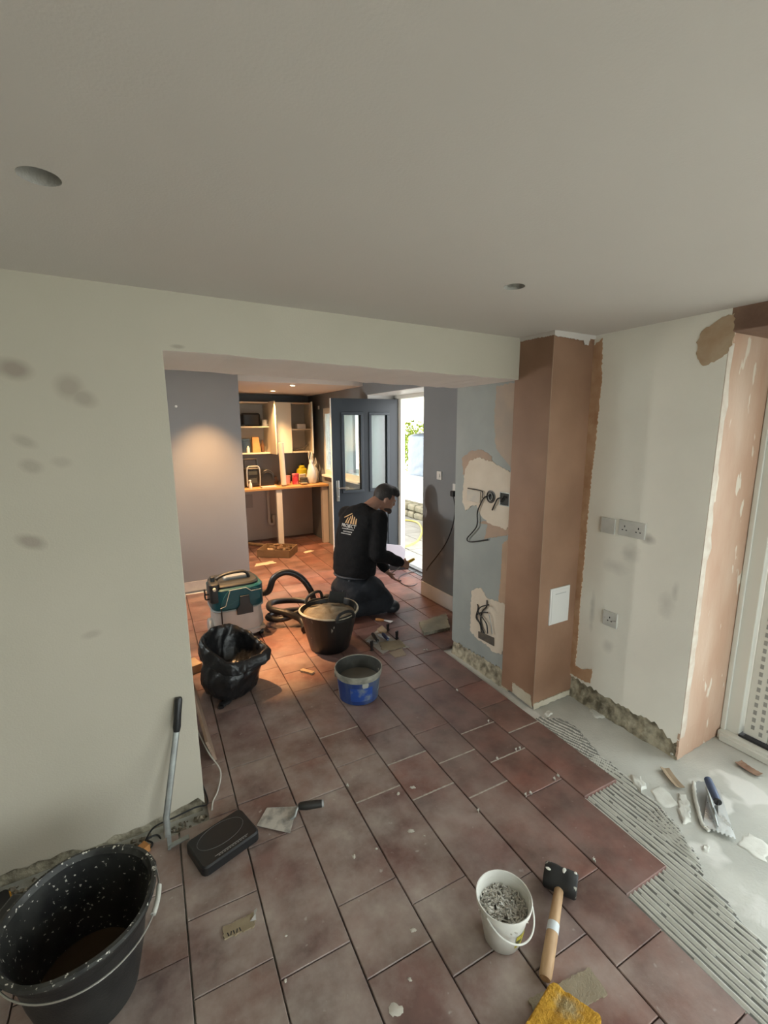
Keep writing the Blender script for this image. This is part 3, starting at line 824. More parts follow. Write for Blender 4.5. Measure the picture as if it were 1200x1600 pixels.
# ---- combed tile adhesive over the concrete
def edge_u(v):
    if v < .812: return 1.385
    if v < 1.184: return 1.624
    return 1.842
OUT = [(.10,2.75),(.30,2.35),(.45,2.08)] 
outl = [W2T(FZ(px,py,-.02)) for px,py in [(1200,1560),(1200,1480),(1160,1440),(1132,1402),(1105,1370),(1082,1325),(1060,1290),(1035,1262),(1000,1235),(975,1208),(948,1188),(920,1158),(895,1130),(870,1122),(850,1120)]]
outl.sort(key=lambda q: q[1])
def out_u(v):
    if v <= outl[0][1]: return outl[0][0]+(outl[0][1]-v)*.9
    for a, c in zip(outl[:-1], outl[1:]):
        if a[1] <= v <= c[1]:
            t = (v-a[1])/max(1e-6,c[1]-a[1]); return a[0]+(c[0]-a[0])*t
    return outl[-1][0]
du, dv = .0032, .009
nu, nv = int((2.62-1.36)/du), int((1.72-.10)/dv)
vs = []; fs = []; keep = {}
for i in range(nu+1):
    for j in range(nv+1):
        u = 1.36+du*i; v = .10+dv*j
        eu = edge_u(v); ou = out_u(v)+.018*mnoise.noise(Vector((v*16,0,3)))+.012*mnoise.noise(Vector((v*45,2,3)))
        if u < eu-.012 or u > ou: continue
        # stroke direction: straight beside the tiles, swinging outward further from them
        bend = max(0, u-(1.66+.15*(v-.3)))
        w = u + (v-.55)*min(1.0,bend*2.6)*.75*(1 if v < .85 else max(0,1-(v-.85)/.15)) + .010*mnoise.noise(Vector((u*3,v*4,0)))
        if v > 1.22: w = u + .35*(v-1.22)**1.0 + .02*mnoise.noise(Vector((u*9,v*9,4)))
        per = .0245
        ph = (w/per) % 1.0
        rid = max(0, math.cos((ph-.5)*2*PI)*.70+.30)
        brk = .55+.75*mnoise.noise(Vector((u*6, v*3.2, 8)))+.45
        fade = min(1, max(0,(ou-u)/.03)); fade = fade if v < 1.22 else fade*.8
        hgt = .0006+.0125*min(1,max(.25,brk))*rid*(.35+.65*fade) + .0012*mnoise.noise(Vector((u*60,v*60,1)))
        if v > 1.35: hgt *= .6
        keep[(i,j)] = len(vs); p = T2W(u, v); vs.append((p.x,p.y,-.0218+max(.0004,hgt)))
for (i,j), a in keep.items():
    q = [keep.get(k) for k in ((i+1,j),(i+1,j+1),(i,j+1))]
    if None not in q: fs.append((a,*q))
m_adh = mat('grey_adhesive', (.74,.735,.68), .7, col2=(.66,.655,.60), scale=18, bump=.2, bscale=150)
m_valley = mat('dark_valley', (.20,.20,.185), .75, col2=(.27,.27,.25), scale=14)
b = MB()
hi = [f for f in fs if sum(vs[i][2] for i in f)/4 > -.0185]; lo = [f for f in fs if sum(vs[i][2] for i in f)/4 <= -.0185]  # faces low between the ridges get the darker material
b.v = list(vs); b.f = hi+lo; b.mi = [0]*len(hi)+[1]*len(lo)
adh = b.build('tile_adhesive', [m_adh, m_valley], fix=False, angle=180)
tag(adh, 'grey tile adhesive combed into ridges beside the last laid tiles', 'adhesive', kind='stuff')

# ---- smears and lumps of adhesive on the concrete
def blob_sheet(name, pix, z, h, label, cat, seed, material=m_adh, amp=.012, sub=True):
    P = [FZ(px,py,z) for px,py in pix]
    P = [Vector((p.x,p.y,0)) for p in P]
    c = sum(P, Vector())/len(P); P = ragged([p-c for p in P], amp, 3, seed)
    n = len(P); bb = MB(); rings = [(1,0),(.93,.7),(.75,1.0),(.45,.75),(.2,.9)]
    vs = []
    for s_, hh in rings:
        for p in P:
            q = p*s_; vs.append((q.x,q.y,h*hh*(1+.5*mnoise.noise(Vector((q.x*60,q.y*60,seed))))+(0 if hh else -.001)))
    vs.append((0,0,h*.9))
    fs = []
    for L in range(len(rings)-1):
        for i in range(n):
            j = (i+1) % n; fs.append((L*n+i,L*n+j,(L+1)*n+j,(L+1)*n+i))
    L = len(rings)-1
    for i in range(n): fs.append((L*n+i, L*n+(i+1) % n, len(vs)-1))
    bb.add(vs, fs)
    o = bb.build(name, material, None, (c.x,c.y,z), angle=70)
    return tag(o, label, cat)
blob_sheet('adhesive_smear', [(1060,1240),(1072,1242),(1078,1262),(1080,1285),(1066,1288),(1060,1270)], -.022, .010, 'curled ridge of adhesive left of the notched trowel', 'adhesive', 3, amp=.006)
blob_sheet('adhesive_smear', [(1016,1236),(1030,1228),(1048,1240),(1062,1258),(1040,1262),(1022,1250)], -.022, .004, 'thin skim of adhesive on concrete between combed bed and cardboard offcut', 'adhesive', 4, amp=.008)
blob_sheet('adhesive_smear', [(920,1108),(935,1098),(950,1112),(948,1122),(930,1122)], -.022, .007, 'lump of adhesive on concrete near the foot of the white wall', 'adhesive', 5, amp=.006)
blob_sheet('adhesive_smear', [(850,1116),(858,1110),(864,1115),(856,1121)], -.022, .009, 'small lump of adhesive beside the pillar foot', 'adhesive', 6, amp=.004)
blob_sheet('adhesive_smear', [(985,1212),(1000,1215),(1010,1232),(1003,1240),(990,1228)], -.022, .014, 'crumbly adhesive heap at the far edge of the combed bed', 'adhesive', 8, amp=.009)
blob_sheet('adhesive_smear', [(1098,1322),(1108,1322),(1106,1332),(1099,1330)], -.022, .007, 'single adhesive blob below the notched trowel', 'adhesive', 9, amp=.003)
blob_sheet('adhesive_smear', [(1150,1320),(1170,1300),(1200,1320),(1200,1350),(1180,1340)], -.022, .004, 'flat skim of adhesive at the right edge below the notched trowel', 'adhesive', 10, amp=.01)

# ================================================================== THINGS ON THE FLOOR
m_blackp = mat('black_plastic', (.012,.012,.013), .38, specks=((.30,.29,.25), 38, .70))
m_blackc = mat('black_plastic_clean', (.014,.014,.015), .4)
m_blackdust = mat('black_plastic_dusty', (.012,.012,.012), .5, col2=(.028,.027,.024), scale=9)
m_mortar = mat('wet_mortar', (.21,.18,.125), .75, col2=(.13,.11,.078), scale=14, bump=.6, bscale=40)
m_mortard = mat('grey_slurry', (.13,.125,.105), .3, col2=(.17,.16,.13), scale=6)
m_wood = mat('pale_wood', (.52,.34,.19), .6, col2=(.40,.24,.12), scale=10, stretch=(1,8,8))
m_woodtan = mat('tan_wood', (.42,.30,.19), .7, col2=(.34,.235,.14), scale=12)
m_galv = mat('galvanised_steel', (.42,.44,.42), .45, .7, col2=(.30,.31,.30), scale=20)
m_wire = mat('steel_wire', (.55,.55,.52), .35, .9)
m_card = mat('brown_card', (.42,.32,.22), .85, col2=(.36,.27,.18), scale=12)
m_paper = mat('white_paper', (.72,.71,.70), .8)
m_rubber = mat('black_rubber', (.013,.013,.013), .6, specks=((.42,.40,.34), 24, .66))
m_cable = mat('black_cable', (.012,.012,.012), .5)
m_wcable = mat('white_cable', (.60,.58,.53), .5)

# ---- big black builder's bucket in the foreground
BX, BY = -.252, 1.370
t = thing('builders_bucket', 'large black builder\'s bucket spattered with cement, holding murky water, by the cream wall', 'bucket', (BX,BY,0))
def wob_b(q, a, i):
    k = 1 + (.018*math.sin(2*a+.4)+.010*math.sin(3*a))*(q.z/.32); return Vector((q.x*k, q.y*k, q.z + (.004*math.sin(4*a+1) if q.z > .28 else 0)))
b = MB(); b.lathe([(0,0),(.118,0),(.126,.006),(.150,.12),(.170,.255),(.172,.262),(.184,.262),(.186,.278),(.193,.290)], 64, wob=wob_b)
b.build('bucket_shell', mat('scuffed_black_plastic',(.014,.014,.014),.45,col2=(.024,.024,.023),scale=12,bump=.1,bscale=150), t)
m_spat = mat('spattered_black_plastic',(.013,.013,.013),.45,col2=(.035,.035,.032),scale=16,specks=((.60,.58,.50), 90, .655))
b = MB(); b.lathe([(.193,.290),(.199,.300),(.197,.310),(.187,.312),(.178,.296)], 64, wob=wob_b); b.build('rim', mat('crusted_black_rim',(.014,.014,.013),.5,col2=(.05,.05,.045),scale=20,specks=((.66,.64,.56), 75, .62)), t)
b = MB(); b.lathe([(.178,.296),(.165,.24),(.146,.12),(.121,.012),(0,.012)], 64, wob=wob_b); b.build('bucket_lining', m_spat, t)
b = MB(); b.lathe([(0,.062),(.09,.062),(.1335,.060)], 48); o = b.build('water', mat('murky_water',(.055,.036,.02),.08,col2=(.075,.05,.028),scale=5), t); o['label'] = 'murky brown water'
def rim(a, r=.197, z=.31): return Vector((r*math.cos(a), r*math.sin(a), z))
a0, a1 = math.radians(205), math.radians(20)
p0, p1 = rim(a0), rim(a1)
pth = []
for i in range(41):
    tt = i/40; a = math.radians(205+tt*175); rr_ = .200+.012*math.sin(tt*PI)
    pth.append(Vector((rr_*math.cos(a), rr_*math.sin(a), .300-.035*math.sin(tt*PI))))
b = MB(); b.tube(pth, .0026, 8); b.build('wire_handle', m_wire, t)
k = pth[29:35]; b = MB(); b.tube(k, .0075, 10); b.build('handle_grip', mat('clear_grip',(.55,.55,.50),.3), t)
for a in (math.radians(205), math.radians(20)):
    b = MB(); c = rim(a,.193,.278); b.box(c, (.03,.045,.05), rotz(a)); b.build('handle_lug', m_blackc, t, bevel=.006)
# pouring grip on the far side
b = MB(); a = math.radians(150); c = rim(a,.205,.285); b.box(c,(.05,.09,.03),rotz(a)); b.build('rim_grip', m_blackc, t, bevel=.01)

# ---- yellow grout float half hidden behind the bucket
t = thing('grout_float', 'yellow sponge float mostly hidden behind the large black bucket', 'float', (-.63,1.745,-.0), .3)
b = MB(); b.rbox((0,0,.018),(.26,.13,.036),.015,ez=.005); b.build('sponge_pad', mat('yellow_foam',(.62,.30,.03),.9,col2=(.52,.24,.02),scale=30,bump=.6,bscale=180), t)
b = MB(); b.rbox((0,0,.042),(.25,.12,.012),.015,ez=.003); b.build('backing_plate', m_blackc, t)
b = MB(); b.tube([(-.06,0,.048),(-.055,0,.085),(.055,0,.085),(.06,0,.048)],.012,10); b.build('handle', m_blackc, t)

# ---- long-handled scraper leaning on the cream wall
topg = Vector((.078,1.893,.570)); foot = Vector((-.010,1.772,.004))
t = thing('floor_scraper', 'long thin grey metal scraper with black grip leaning on the cream wall', 'scraper', tuple(foot))
d = topg-foot
k1 = Vector((-.004,.006,.05)); k2 = Vector((-.002,.010,.13))
b = MB(); b.tube([k1, k2, d*.79], [.0062,.0062,.0062], 8, flat=2.0); b.build('shaft', m_galv, t)
b = MB(); b.tube([d*.77, d*.80, d*.88, d*.985, d], [.0125,.0155,.0145,.0155,.012], 12); b.build('grip', m_blackc, t)
b = MB(); b.box((0,.004,.03),(.016,.006,.06)); b.box((.035,.0,.012),(.075,.022,.005),rot(-.12,'Y')); b.box((-.002,0,.006),(.012,.03,.006)); b.build('foot_plate', m_galv, t, bevel=.0015)

# ---- flat black case
cx, cy = .180, 1.680
t = thing('flat_case', 'flat black plastic case with pale oval outline on its lid, beside the scraper', 'case', (cx,cy,0), .29)
b = MB(); b.rbox((0,0,.022),(.236,.168,.044),.022,ez=.006); b.build('case_body', m_blackc, t)
b = MB(); b.tube([(.094*math.cos(a),.020+.052*math.sin(a),.0442) for a in [2*PI*i/56 for i in range(56)]], .0007, 6, closed=True); b.build('oval_outline', mat('grey_print',(.14,.14,.135),.5), t)
b = MB(); b.bx(-.062,.075,-.062,-.060,.0438,.0446); [b.bx(-.05+.011*i,-.043+.011*i,-.069,-.0655,.0438,.0444) for i in range(11)]; b.build('printed_line', mat('grey_print2',(.28,.28,.27),.5), t)

# ---- bucket trowel
t = thing('bucket_trowel', 'wide-bladed bucket trowel crusted white with black handle, lying on tiles', 'trowel', (.415,1.69,0))
P = [Vector(q)-Vector((.415,1.69,0)) for q in ((.318,1.706,.002),(.380,1.776,.002),(.497,1.708,.010),(.428,1.594,.010))]
b = MB(); b.poly(P, (0,0,.0022)); b.build('blade', mat('crusted_blade',(.62,.59,.53),.6,.0,col2=(.28,.27,.25),scale=22,contrast=(.45,.68),bump=.2), t, smooth=False)
b = MB(); b.tube(spline([(.035,-.03,.010),(.055,-.032,.020),(.066,-.022,.036),(.082,-.012,.040)],5), [.007]*6+[.006]*10, 10); b.build('tang', m_galv, t)
b = MB(); b.tube([(.078,-.012,.040),(.085,-.015,.040),(.11,-.026,.040),(.15,-.040,.040),(.174,-.050,.040)], [.010,.0155,.0175,.0165,.0145], 14); b.build('handle', m_blackdust, t)
b = MB(); b.tube([(.172,-.049,.040),(.180,-.052,.040)], [.0150,.0135], 14); b.build('end_cap', mat('grey_cap',(.35,.35,.34),.5), t)

# ---- torn offcut with lettering
cc = Vector((.176,1.336,0)); a = math.atan2(-.012,.10)
t = thing('label_offcut', 'torn tan card offcut with dark lettering and white scrap, near the bucket', 'offcut', tuple(cc), a+.05)
P = ragged([Vector((-.055,-.022,0)),Vector((.040,-.022,0)),Vector((.052,.004,0)),Vector((.046,.024,0)),Vector((-.055,.020,0))], .0025, 3, 5)
b = MB(); b.poly(P, (0,0,.005)); b.build('card_piece', mat('tan_card',(.36,.29,.19),.85,col2=(.30,.235,.15),scale=25), t, smooth=False)
b = MB()
for i, x in enumerate((-.042,-.033,-.024,-.014,-.004)): b.box((x,-.012,.0052),(.0035,.013,.0006),rotz(.25*(-1)**i))
b.build('lettering', m_blackc, t)
b = MB(); b.poly([Vector(q) for q in ((.03,-.002,.006),(.05,-.008,.008),(.052,.012,.012),(.058,.022,.018),(.048,.026,.01),(.044,.010,.006))], (0,0,.001)); b.build('paper_scrap', m_paper, t, smooth=False)

# ---- white pot of tile clips
t = thing('clip_pot', 'small white plastic pot filled with grey tile clips, handle hanging down', 'pot', (.922,.884,0))
m_pot = mat('cloudy_white_plastic', (.80,.79,.74), .3, col2=(.73,.715,.65), scale=8)
b = MB(); b.lathe([(0,0),(.054,0),(.058,.004),(.079,.128),(.0815,.129),(.0825,.140),(.087,.141),(.0895,.158),(.088,.161),(.085,.160),(.083,.14),(.077,.125),(.056,.006),(0,.006)], 48); b.build('pot_shell', m_pot, t)
b = MB(); pth = []
for i in range(31):
    tt = i/30; a = math.radians(192+tt*165); rr_ = .0885+.010*math.sin(tt*PI)
    pth.append((rr_*math.cos(a), rr_*math.sin(a), .148-.058*math.sin(tt*PI)))
b.tube(pth, .0028, 8); b.build('bail_handle', mat('white_plastic_wire',(.70,.69,.64),.4), t)
b = MB(); n = 10; vs = []
for i in range(n+1):
    a = math.radians(-98+38*i/n)
    for z in (.030,.085):
        r_ = .0584+(.079-.058)*(z-.004)/.124+.0008; vs.append((r_*math.cos(a),r_*math.sin(a),z))
b.add(vs, [(2*i,2*i+2,2*i+3,2*i+1) for i in range(n)]); o = b.build('sticker', mat('yellow_sticker',(.55,.47,.06),.5,col2=(.10,.10,.04),scale=30,contrast=(.5,.56)), t, fix=False); o['label'] = 'yellow and black sticker'
b = MB(); rr2 = random.Random(4)
for i in range(420):
    rr_ = .072*math.sqrt(rr2.random()); a = rr2.uniform(0,2*PI)
    z = .112+.014*(1-(rr_/.072)**2)+rr2.uniform(-.004,.007)
    R = Euler((rr2.uniform(-.7,.7),rr2.uniform(-.7,.7),rr2.uniform(0,PI))).to_matrix()
    c = Vector((rr_*math.cos(a),rr_*math.sin(a),z))
    L_ = rr2.uniform(.016,.028)
    b.box(c,(L_,.0036,.0022),R); 
    if i % 2: b.box(c+R@Vector((L_*.45,0,0)),(.0025,.009,.0018),R)
b.lathe([(0,.106),(.0715,.106)],24)
o = b.build('tile_clips', mat('clip_plastic',(.72,.69,.62),.5,col2=(.45,.42,.37),scale=40), t, smooth=False); o['kind'] = 'stuff'; o['label'] = 'loose grey tile clips'

# ---- rubber mallet
hc = Vector((1.213,.896,.0)); he = Vector((.943,.724,0)); hd = (he-hc); hl = hd.length; ang_m = math.atan2(hd.y,hd.x)
t = thing('rubber_mallet', 'rubber mallet with black head and pale wooden handle beside the white pot', 'mallet', tuple(hc), ang_m)
b = MB(); b.lathe([(0,-.056),(.036,-.056),(.041,-.050),(.042,-.02),(.039,0),(.042,.02),(.041,.050),(.036,.056),(0,.056)], 28, (0,0,.042), rot=rot(PI/2,'X')); b.build('head', m_rubber, t)
b = MB(); zz = lambda x: .042-(.042-.016)*max(0,x)/hl
b.tube([(x,0,zz(x)) for x in (-.03,.02,.06,.12,.20,.27,hl-.01,hl)], [.015,.015,.016,.017,.0185,.019,.0185,.016], 14, flat=.85); b.build('handle', m_wood, t)
b = MB(); b.tube([(x,0,zz(x)) for x in (.155,.185)], .0188, 14, flat=.87); b.build('tape_band', mat('pale_tape',(.62,.66,.68),.4), t)
for sp_ in (((-.006,.010,.0815),(.012,.007,.002)),((.010,-.042,.0805),(.008,.010,.002)),((-.012,.046,.0790),(.011,.006,.003))):
    b = MB(); b.ell(*sp_); b.build('dried_splash', m_adh, t)

# ---- tan strip and yellow sponge
sc_ = Vector((.978,.664,0)); sa = math.atan2(.663-.694,1.082-.867)
t = tag(MB().poly(ragged([Vector((-.125,-.036,0)),Vector((.110,-.036,0)),Vector((.112,.036,0)),Vector((-.118,.036,0))],.0025,3,3),(0,0,.006)).build('board_strip', mat('tan_strip',(.32,.265,.185),.85,col2=(.27,.22,.15),scale=20,bump=.3,bscale=200), None, tuple(sc_), sa, smooth=False), 'tan fibreboard strip lying under the yellow sponge', 'offcut')
# sponge: rounded block with worn, pitted top
d1 = Vector((-.97,-.23,0)).normalized(); d2 = Vector((.39,-.92,0)).normalized()
top = FZ(862,1530,.055)
t = thing('sponge', 'thick yellow tiling sponge smeared with tan adhesive at the bottom of the picture', 'sponge', (top.x,top.y,.006), 0)
nx, ny = 44, 36; vs = []; fs = []
Lx, Ly, Hh = .20, .145, .052
def sp(u_, v_, w_):
    # rounded-corner block in (d1,d2,z)
    p = d1*(u_*Lx) + d2*(v_*Ly); return Vector((p.x,p.y,w_*Hh))
def edge(s): return 1-max(0,(abs(s-.5)*2-.90)/.10)**2
for i in range(nx+1):
    for j in range(ny+1):
        u_, v_ = i/nx, j/ny
        # round plan corners
        uu, vv = (u_-.5)*2, (v_-.5)*2
        k = (abs(uu)**7+abs(vv)**7)**(1/7); f_ = 1 if k < 1e-6 else max(abs(uu),abs(vv))/k
        uu, vv = uu*f_, vv*f_
        e = min(1, (1-max(abs(uu),abs(vv)))/.05); h = .80+.20*math.sqrt(max(0,1-(1-max(0,e))**2))
        n_ = mnoise.noise(Vector((u_*26,v_*20,1)))*.05+mnoise.noise(Vector((u_*60,v_*45,2)))*.03
        dent = -.10*math.exp(-((v_-.28)**2)/.004)*(1 if u_ < .35 else .3)
        vs.append(sp((uu+1)/2,(vv+1)/2,max(.05,h+n_+dent)))
for i in range(nx):
    for j in range(ny): a=i*(ny+1)+j; fs.append((a,a+1,a+ny+2,a+ny+1))
bd = [i*(ny+1) for i in range(nx+1)]+[nx*(ny+1)+j for j in range(1,ny+1)]+[i*(ny+1)+ny for i in range(nx-1,-1,-1)]+[j for j in range(ny-1,0,-1)]
n0 = len(vs)
for q in bd: vs.append(Vector((vs[q][0],vs[q][1],0)))
for i in range(len(bd)): j=(i+1)%len(bd); fs.append((bd[i],bd[j],n0+j,n0+i))
fs.append(tuple(n0+i for i in range(len(bd))))
b = MB(); b.add(vs, fs)
m_sponge = mat('yellow_sponge', (.62,.335,.03), .9, col2=(.52,.26,.02), scale=25, bump=.7, bscale=220)
ctr = (d1*.05+d2*.06)
add_blobs(m_sponge, [((ctr.x+.01,ctr.y,.05),(.045,.035,1e3),(0,0,-.9),.9)], (.40,.31,.16), soft=.7, namp=.5, nscale=60)
b.build('sponge_block', m_sponge, t, angle=75)

# ---- white clips standing in the tile joints
spots = [(714,1079),(763,1128),(806,1172),(812,1170),(866,1218),(872,1213),(821,1243),(829,1240),(777,1186),(928,1345),(747,1268),(543,1228),(461,1264),(667,1016)]
SPL = ['in the joint closest to the grey wall foot','at the far corner of the dark red square tile','left of the pair between the dark red square tiles','right of the pair between the dark red square tiles','left one of the pair by the outermost long tile','right one of the pair by the outermost long tile','left of the pair at the head of the reddest long tile','right of the pair at the head of the reddest long tile','at the left end of the dark red tile joint','beside the mallet, at the end of the reddest long tile','alone in a long joint in the floor centre','in the joint right of the black case, upper','just above the bucket trowel handle','by the white crumb below the stone offcut']
proto = None
for i, (px,py) in enumerate(spots):
    p = FZ(px,py,.0)
    if proto is None:
        b = MB(); b.box((0,0,.004),(.0022,.014,.010)); b.box((0,0,.009),(.010,.0022,.003)); b.box((.003,.004,.0095),(.012,.0016,.0016),rotz(.6))
        o = b.build('tile_spacer', mat('white_clip',(.68,.66,.60),.5), None); proto = o
    else: o = proto.copy(); COL.objects.link(o)
    o.location = (p.x,p.y,-.001); o.rotation_euler = (0,0,rnd.uniform(-.5,.5))
    tag(o, 'white plastic tile spacer '+SPL[i], 'tile spacer', 'white spacers in the tile joints')

# ---- dried adhesive spots on the tiles
def splat(px, py, w, seed, label):
    p = FZ(px,py,.001); r_ = random.Random(seed); n = 18
    P = [Vector((w*(.6+.5*r_.random())*math.cos(2*PI*i/n), w*(.6+.5*r_.random())*math.sin(2*PI*i/n)*.7, 0)) for i in range(n)]
    bb = MB(); vs = P+[q*.6+Vector((0,0,.0022)) for q in P]+[Vector((0,0,.0024))]
    fs = [(i,(i+1)%n,n+(i+1)%n,n+i) for i in range(n)]+[(n+i,n+(i+1)%n,2*n) for i in range(n)]
    bb.add(vs,fs); o = bb.build('adhesive_spot', mat('dried_adhesive',(.60,.56,.49),.85), None, (p.x,p.y,.0004), r_.uniform(0,3)); tag(o,label,'adhesive')
splat(642,1298,.017,1,'pale dried adhesive blob in the middle of the tiled floor'); splat(645,1230,.015,2,'pale double adhesive splash near the floor centre'); splat(618,1578,.026,3,'largest pale adhesive splash at the bottom edge of the floor')
splat(645,1453,.013,4,'pale adhesive drip left of the white pot'); splat(622,1240,.012,5,'faint pale splash beside the double adhesive splash'); splat(553,1338,.011,6,'pale adhesive fleck right of the bucket trowel')
splat(640,1530,.009,7,'small round pale splash above the largest one'); splat(588,1326,.008,8,'tiny pale fleck beside a joint in the floor middle'); splat(663,1306,.006,9,'tiny pale dot right of the middle blob')
splat(446,1532,.007,10,'tiny pale dot at a tile corner bottom left'); splat(447,1462,.005,11,'tiny pale speck on the long tile below the trowel')
splat(663,1015,.010,12,'white crumb on the tiles below the stone offcut')

# ---- notched trowel on the concrete
t = thing('notched_trowel', 'steel notched trowel with blue handle lying in wet adhesive on the concrete', 'trowel', tuple(FZ(1105,1262,-.02)))
o_ = Vector(FZ(1105,1262,-.02))
def rel(px,py,z=-.008): 
    q = FZ(px,py,z)-o_; return q
A, B_, C_, D_ = rel(1108,1222), rel(1124,1234), rel(1150,1312), rel(1098,1292)
edge_pts = []
n = 8
for i in range(n):
    for s_, o2 in ((0,0),(.5,0),(.5,.008),(1,.008)):
        q = D_.lerp(C_, (i+s_)/n) if False else C_.lerp(D_, (i+s_)/n); inn = (A-D_).normalized()*o2
        edge_pts.append(q+inn)
b = MB(); b.poly([A,B_]+edge_pts, (0,0,.0015)); b.build('blade', mat('steel_blade',(.66,.68,.68),.25,.85,col2=(.55,.57,.57),scale=20,rough2=.5), t, smooth=False)
s0, s1 = rel(1104,1232,.0), rel(1121,1292,.0)
b = MB(); b.tube([s0+Vector((0,0,.004)), s0.lerp(s1,.5)+Vector((0,0,.006)), s1+Vector((0,0,.003))], [.005,.006,.004], 8); b.build('spine', m_galv, t)
h0, h1 = rel(1106,1218,.045), rel(1121,1252,.045)
b = MB(); b.tube([h0-(h1-h0).normalized()*.004, h0, h0.lerp(h1,.3), h0.lerp(h1,.7), h1], [.010,.0155,.017,.0165,.015], 16); b.build('handle', mat('blue_handle',(.055,.085,.17),.45,col2=(.09,.12,.2),scale=12), t)
b = MB(); b.tube([h1, h1+(h1-h0).normalized()*.006], [.0155,.0155], 16); b.build('collar', m_blackc, t)
b = MB(); q = h1+(h1-h0).normalized()*.005
b.add([q+Vector((0,0,.012)), q+Vector((0,0,-.012)), rel(1122,1276,.0)+Vector((0,0,.006)), rel(1116,1262,.0)+Vector((0,0,.004))]+[x_+Vector((.004,.003,0)) for x_ in (q+Vector((0,0,.012)), q+Vector((0,0,-.012)), rel(1122,1276,.0)+Vector((0,0,.006)), rel(1116,1262,.0)+Vector((0,0,.004)))],
      [(0,1,3,2),(4,6,7,5),(0,4,5,1),(1,5,7,3),(3,7,6,2),(2,6,4,0)]); b.build('shank', m_galv, t)
# adhesive piled along the blade
pth = spline([rel(1084,1222,-.012),rel(1086,1245,-.012),rel(1092,1270,-.012),rel(1098,1288,-.012),rel(1108,1298,-.012)],8)
b = MB(); b.tube(pth,[.008+.004*mnoise.noise(Vector((i*.9,0,0))) for i in range(len(pth))],10,flat=.8); b.build('adhesive_bead', m_adh, t)
P = [rel(x_,y_,-.0195) for x_,y_ in ((1086,1222),(1104,1222),(1118,1292),(1104,1296),(1092,1282))]; b = MB(); b.poly(ragged(P,.003,3,2),(0,0,.004)); b.build('wet_adhesive', mat('wet_adhesive',(.34,.36,.36),.25), t, smooth=False)

# ---- cardboard offcuts on the concrete
def curl(px0,px1,w,label,seed,lift):
    a_ = FZ(*px0,-.022); c_ = FZ(*px1,-.022); d_ = (c_-a_); L_ = d_.length; s_ = Vector((-d_.y,d_.x,0)).normalized()
    bb = MB(); n = 10; vs=[]
    for i in range(n+1):
        t_ = i/n; zz = .003+lift*((t_-.5)**2*2)+.001*math.sin(i*3+seed)
        for s2, dz in ((-1,lift*.9),(0,0),(1,lift*.25)):
            vs.append(a_-(a_+c_)/2 + d_*t_ + s_*w*s2*.5 + Vector((0,0,zz+dz)))
    m_=len(vs); vs += [v_+Vector((0,0,.003)) for v_ in vs]; fs=[]
    for i in range(n):
        for j in range(2):
            q=i*3+j; fs += [(q,q+1,q+4,q+3),(m_+q,m_+q+3,m_+q+4,m_+q+1)]
    for i in range(n): fs += [(i*3,i*3+3,m_+i*3+3,m_+i*3),(i*3+2,m_+i*3+2,m_+i*3+5,i*3+5)]
    fs += [(0,m_,m_+1,1),(1,m_+1,m_+2,2),(n*3,n*3+1,m_+n*3+1,m_+n*3),(n*3+1,n*3+2,m_+n*3+2,m_+n*3+1)]
    bb.add(vs,fs); o=bb.build('cardboard_offcut', m_card if seed==1 else mat('brown_offcut',(.24,.13,.085),.8,col2=(.34,.22,.15),scale=14), None, tuple((a_+c_)/2), 0, smooth=False); tag(o,label,'offcut')
curl((1038,1204),(1062,1234),.045,'tan cardboard offcut curled up on concrete left of the notched trowel',1,.012)
curl((1153,1193),(1186,1214),.05,'dark brown cardboard offcut on concrete near the patio door',2,.008)

# ---- blue plastic bucket of grey slurry
t = thing('blue_bucket', 'blue plastic bucket caked with dried cement holding grey slurry', 'bucket', (1.116,2.363,0), -.35)
m_blue = mat('caked_blue_plastic', (.016,.045,.20), .5, col2=(.10,.13,.19), scale=11, contrast=(.42,.66), specks=((.42,.42,.38), 20, .60), stretch=(1,1,.3))
m_cream_r = mat('dirty_rim', (.36,.35,.29), .6, col2=(.20,.20,.17), scale=18)
b = MB(); b.lathe([(0,0),(.117,0),(.122,.005),(.1365,.150)], 48); b.build('bucket_body', m_blue, t)
b = MB(); b.lathe([(.1365,.150),(.142,.152),(.143,.166),(.1455,.168),(.149,.190),(.1465,.197),(.142,.194)], 48); b.build('rim', m_cream_r, t)
b = MB(); b.lathe([(.142,.194),(.132,.15),(.116,.02),(0,.02)], 48); b.build('bucket_lining', mat('dark_caked_lining',(.035,.035,.032),.6,col2=(.075,.075,.065),scale=12), t)
b = MB(); b.lathe([(0,.118),(.06,.117),(.1285,.115)], 40); o = b.build('slurry', m_mortard, t); o['label'] = 'grey cement slurry'
b = MB(); n = 14; vs = []
for i in range(n+1):
    a = math.radians(-118+62*i/n)
    for z in (.03,.118):
        r_ = .1222+(.1365-.122)*(z-.005)/.145+.0008; vs.append((r_*math.cos(a),r_*math.sin(a),z))
b.add(vs, [(2*i,2*i+2,2*i+3,2*i+1) for i in range(n)]); b.build('label_print', mat('blue_label',(.022,.075,.33),.45,col2=(.18,.22,.28),scale=16,contrast=(.5,.64)), t, fix=False)
for s_ in (-1,1):
    b = MB(); b.box((s_*.138,.03,.140),(.02,.03,.03)); b.build('handle_lug', m_cream_r, t, bevel=.004)

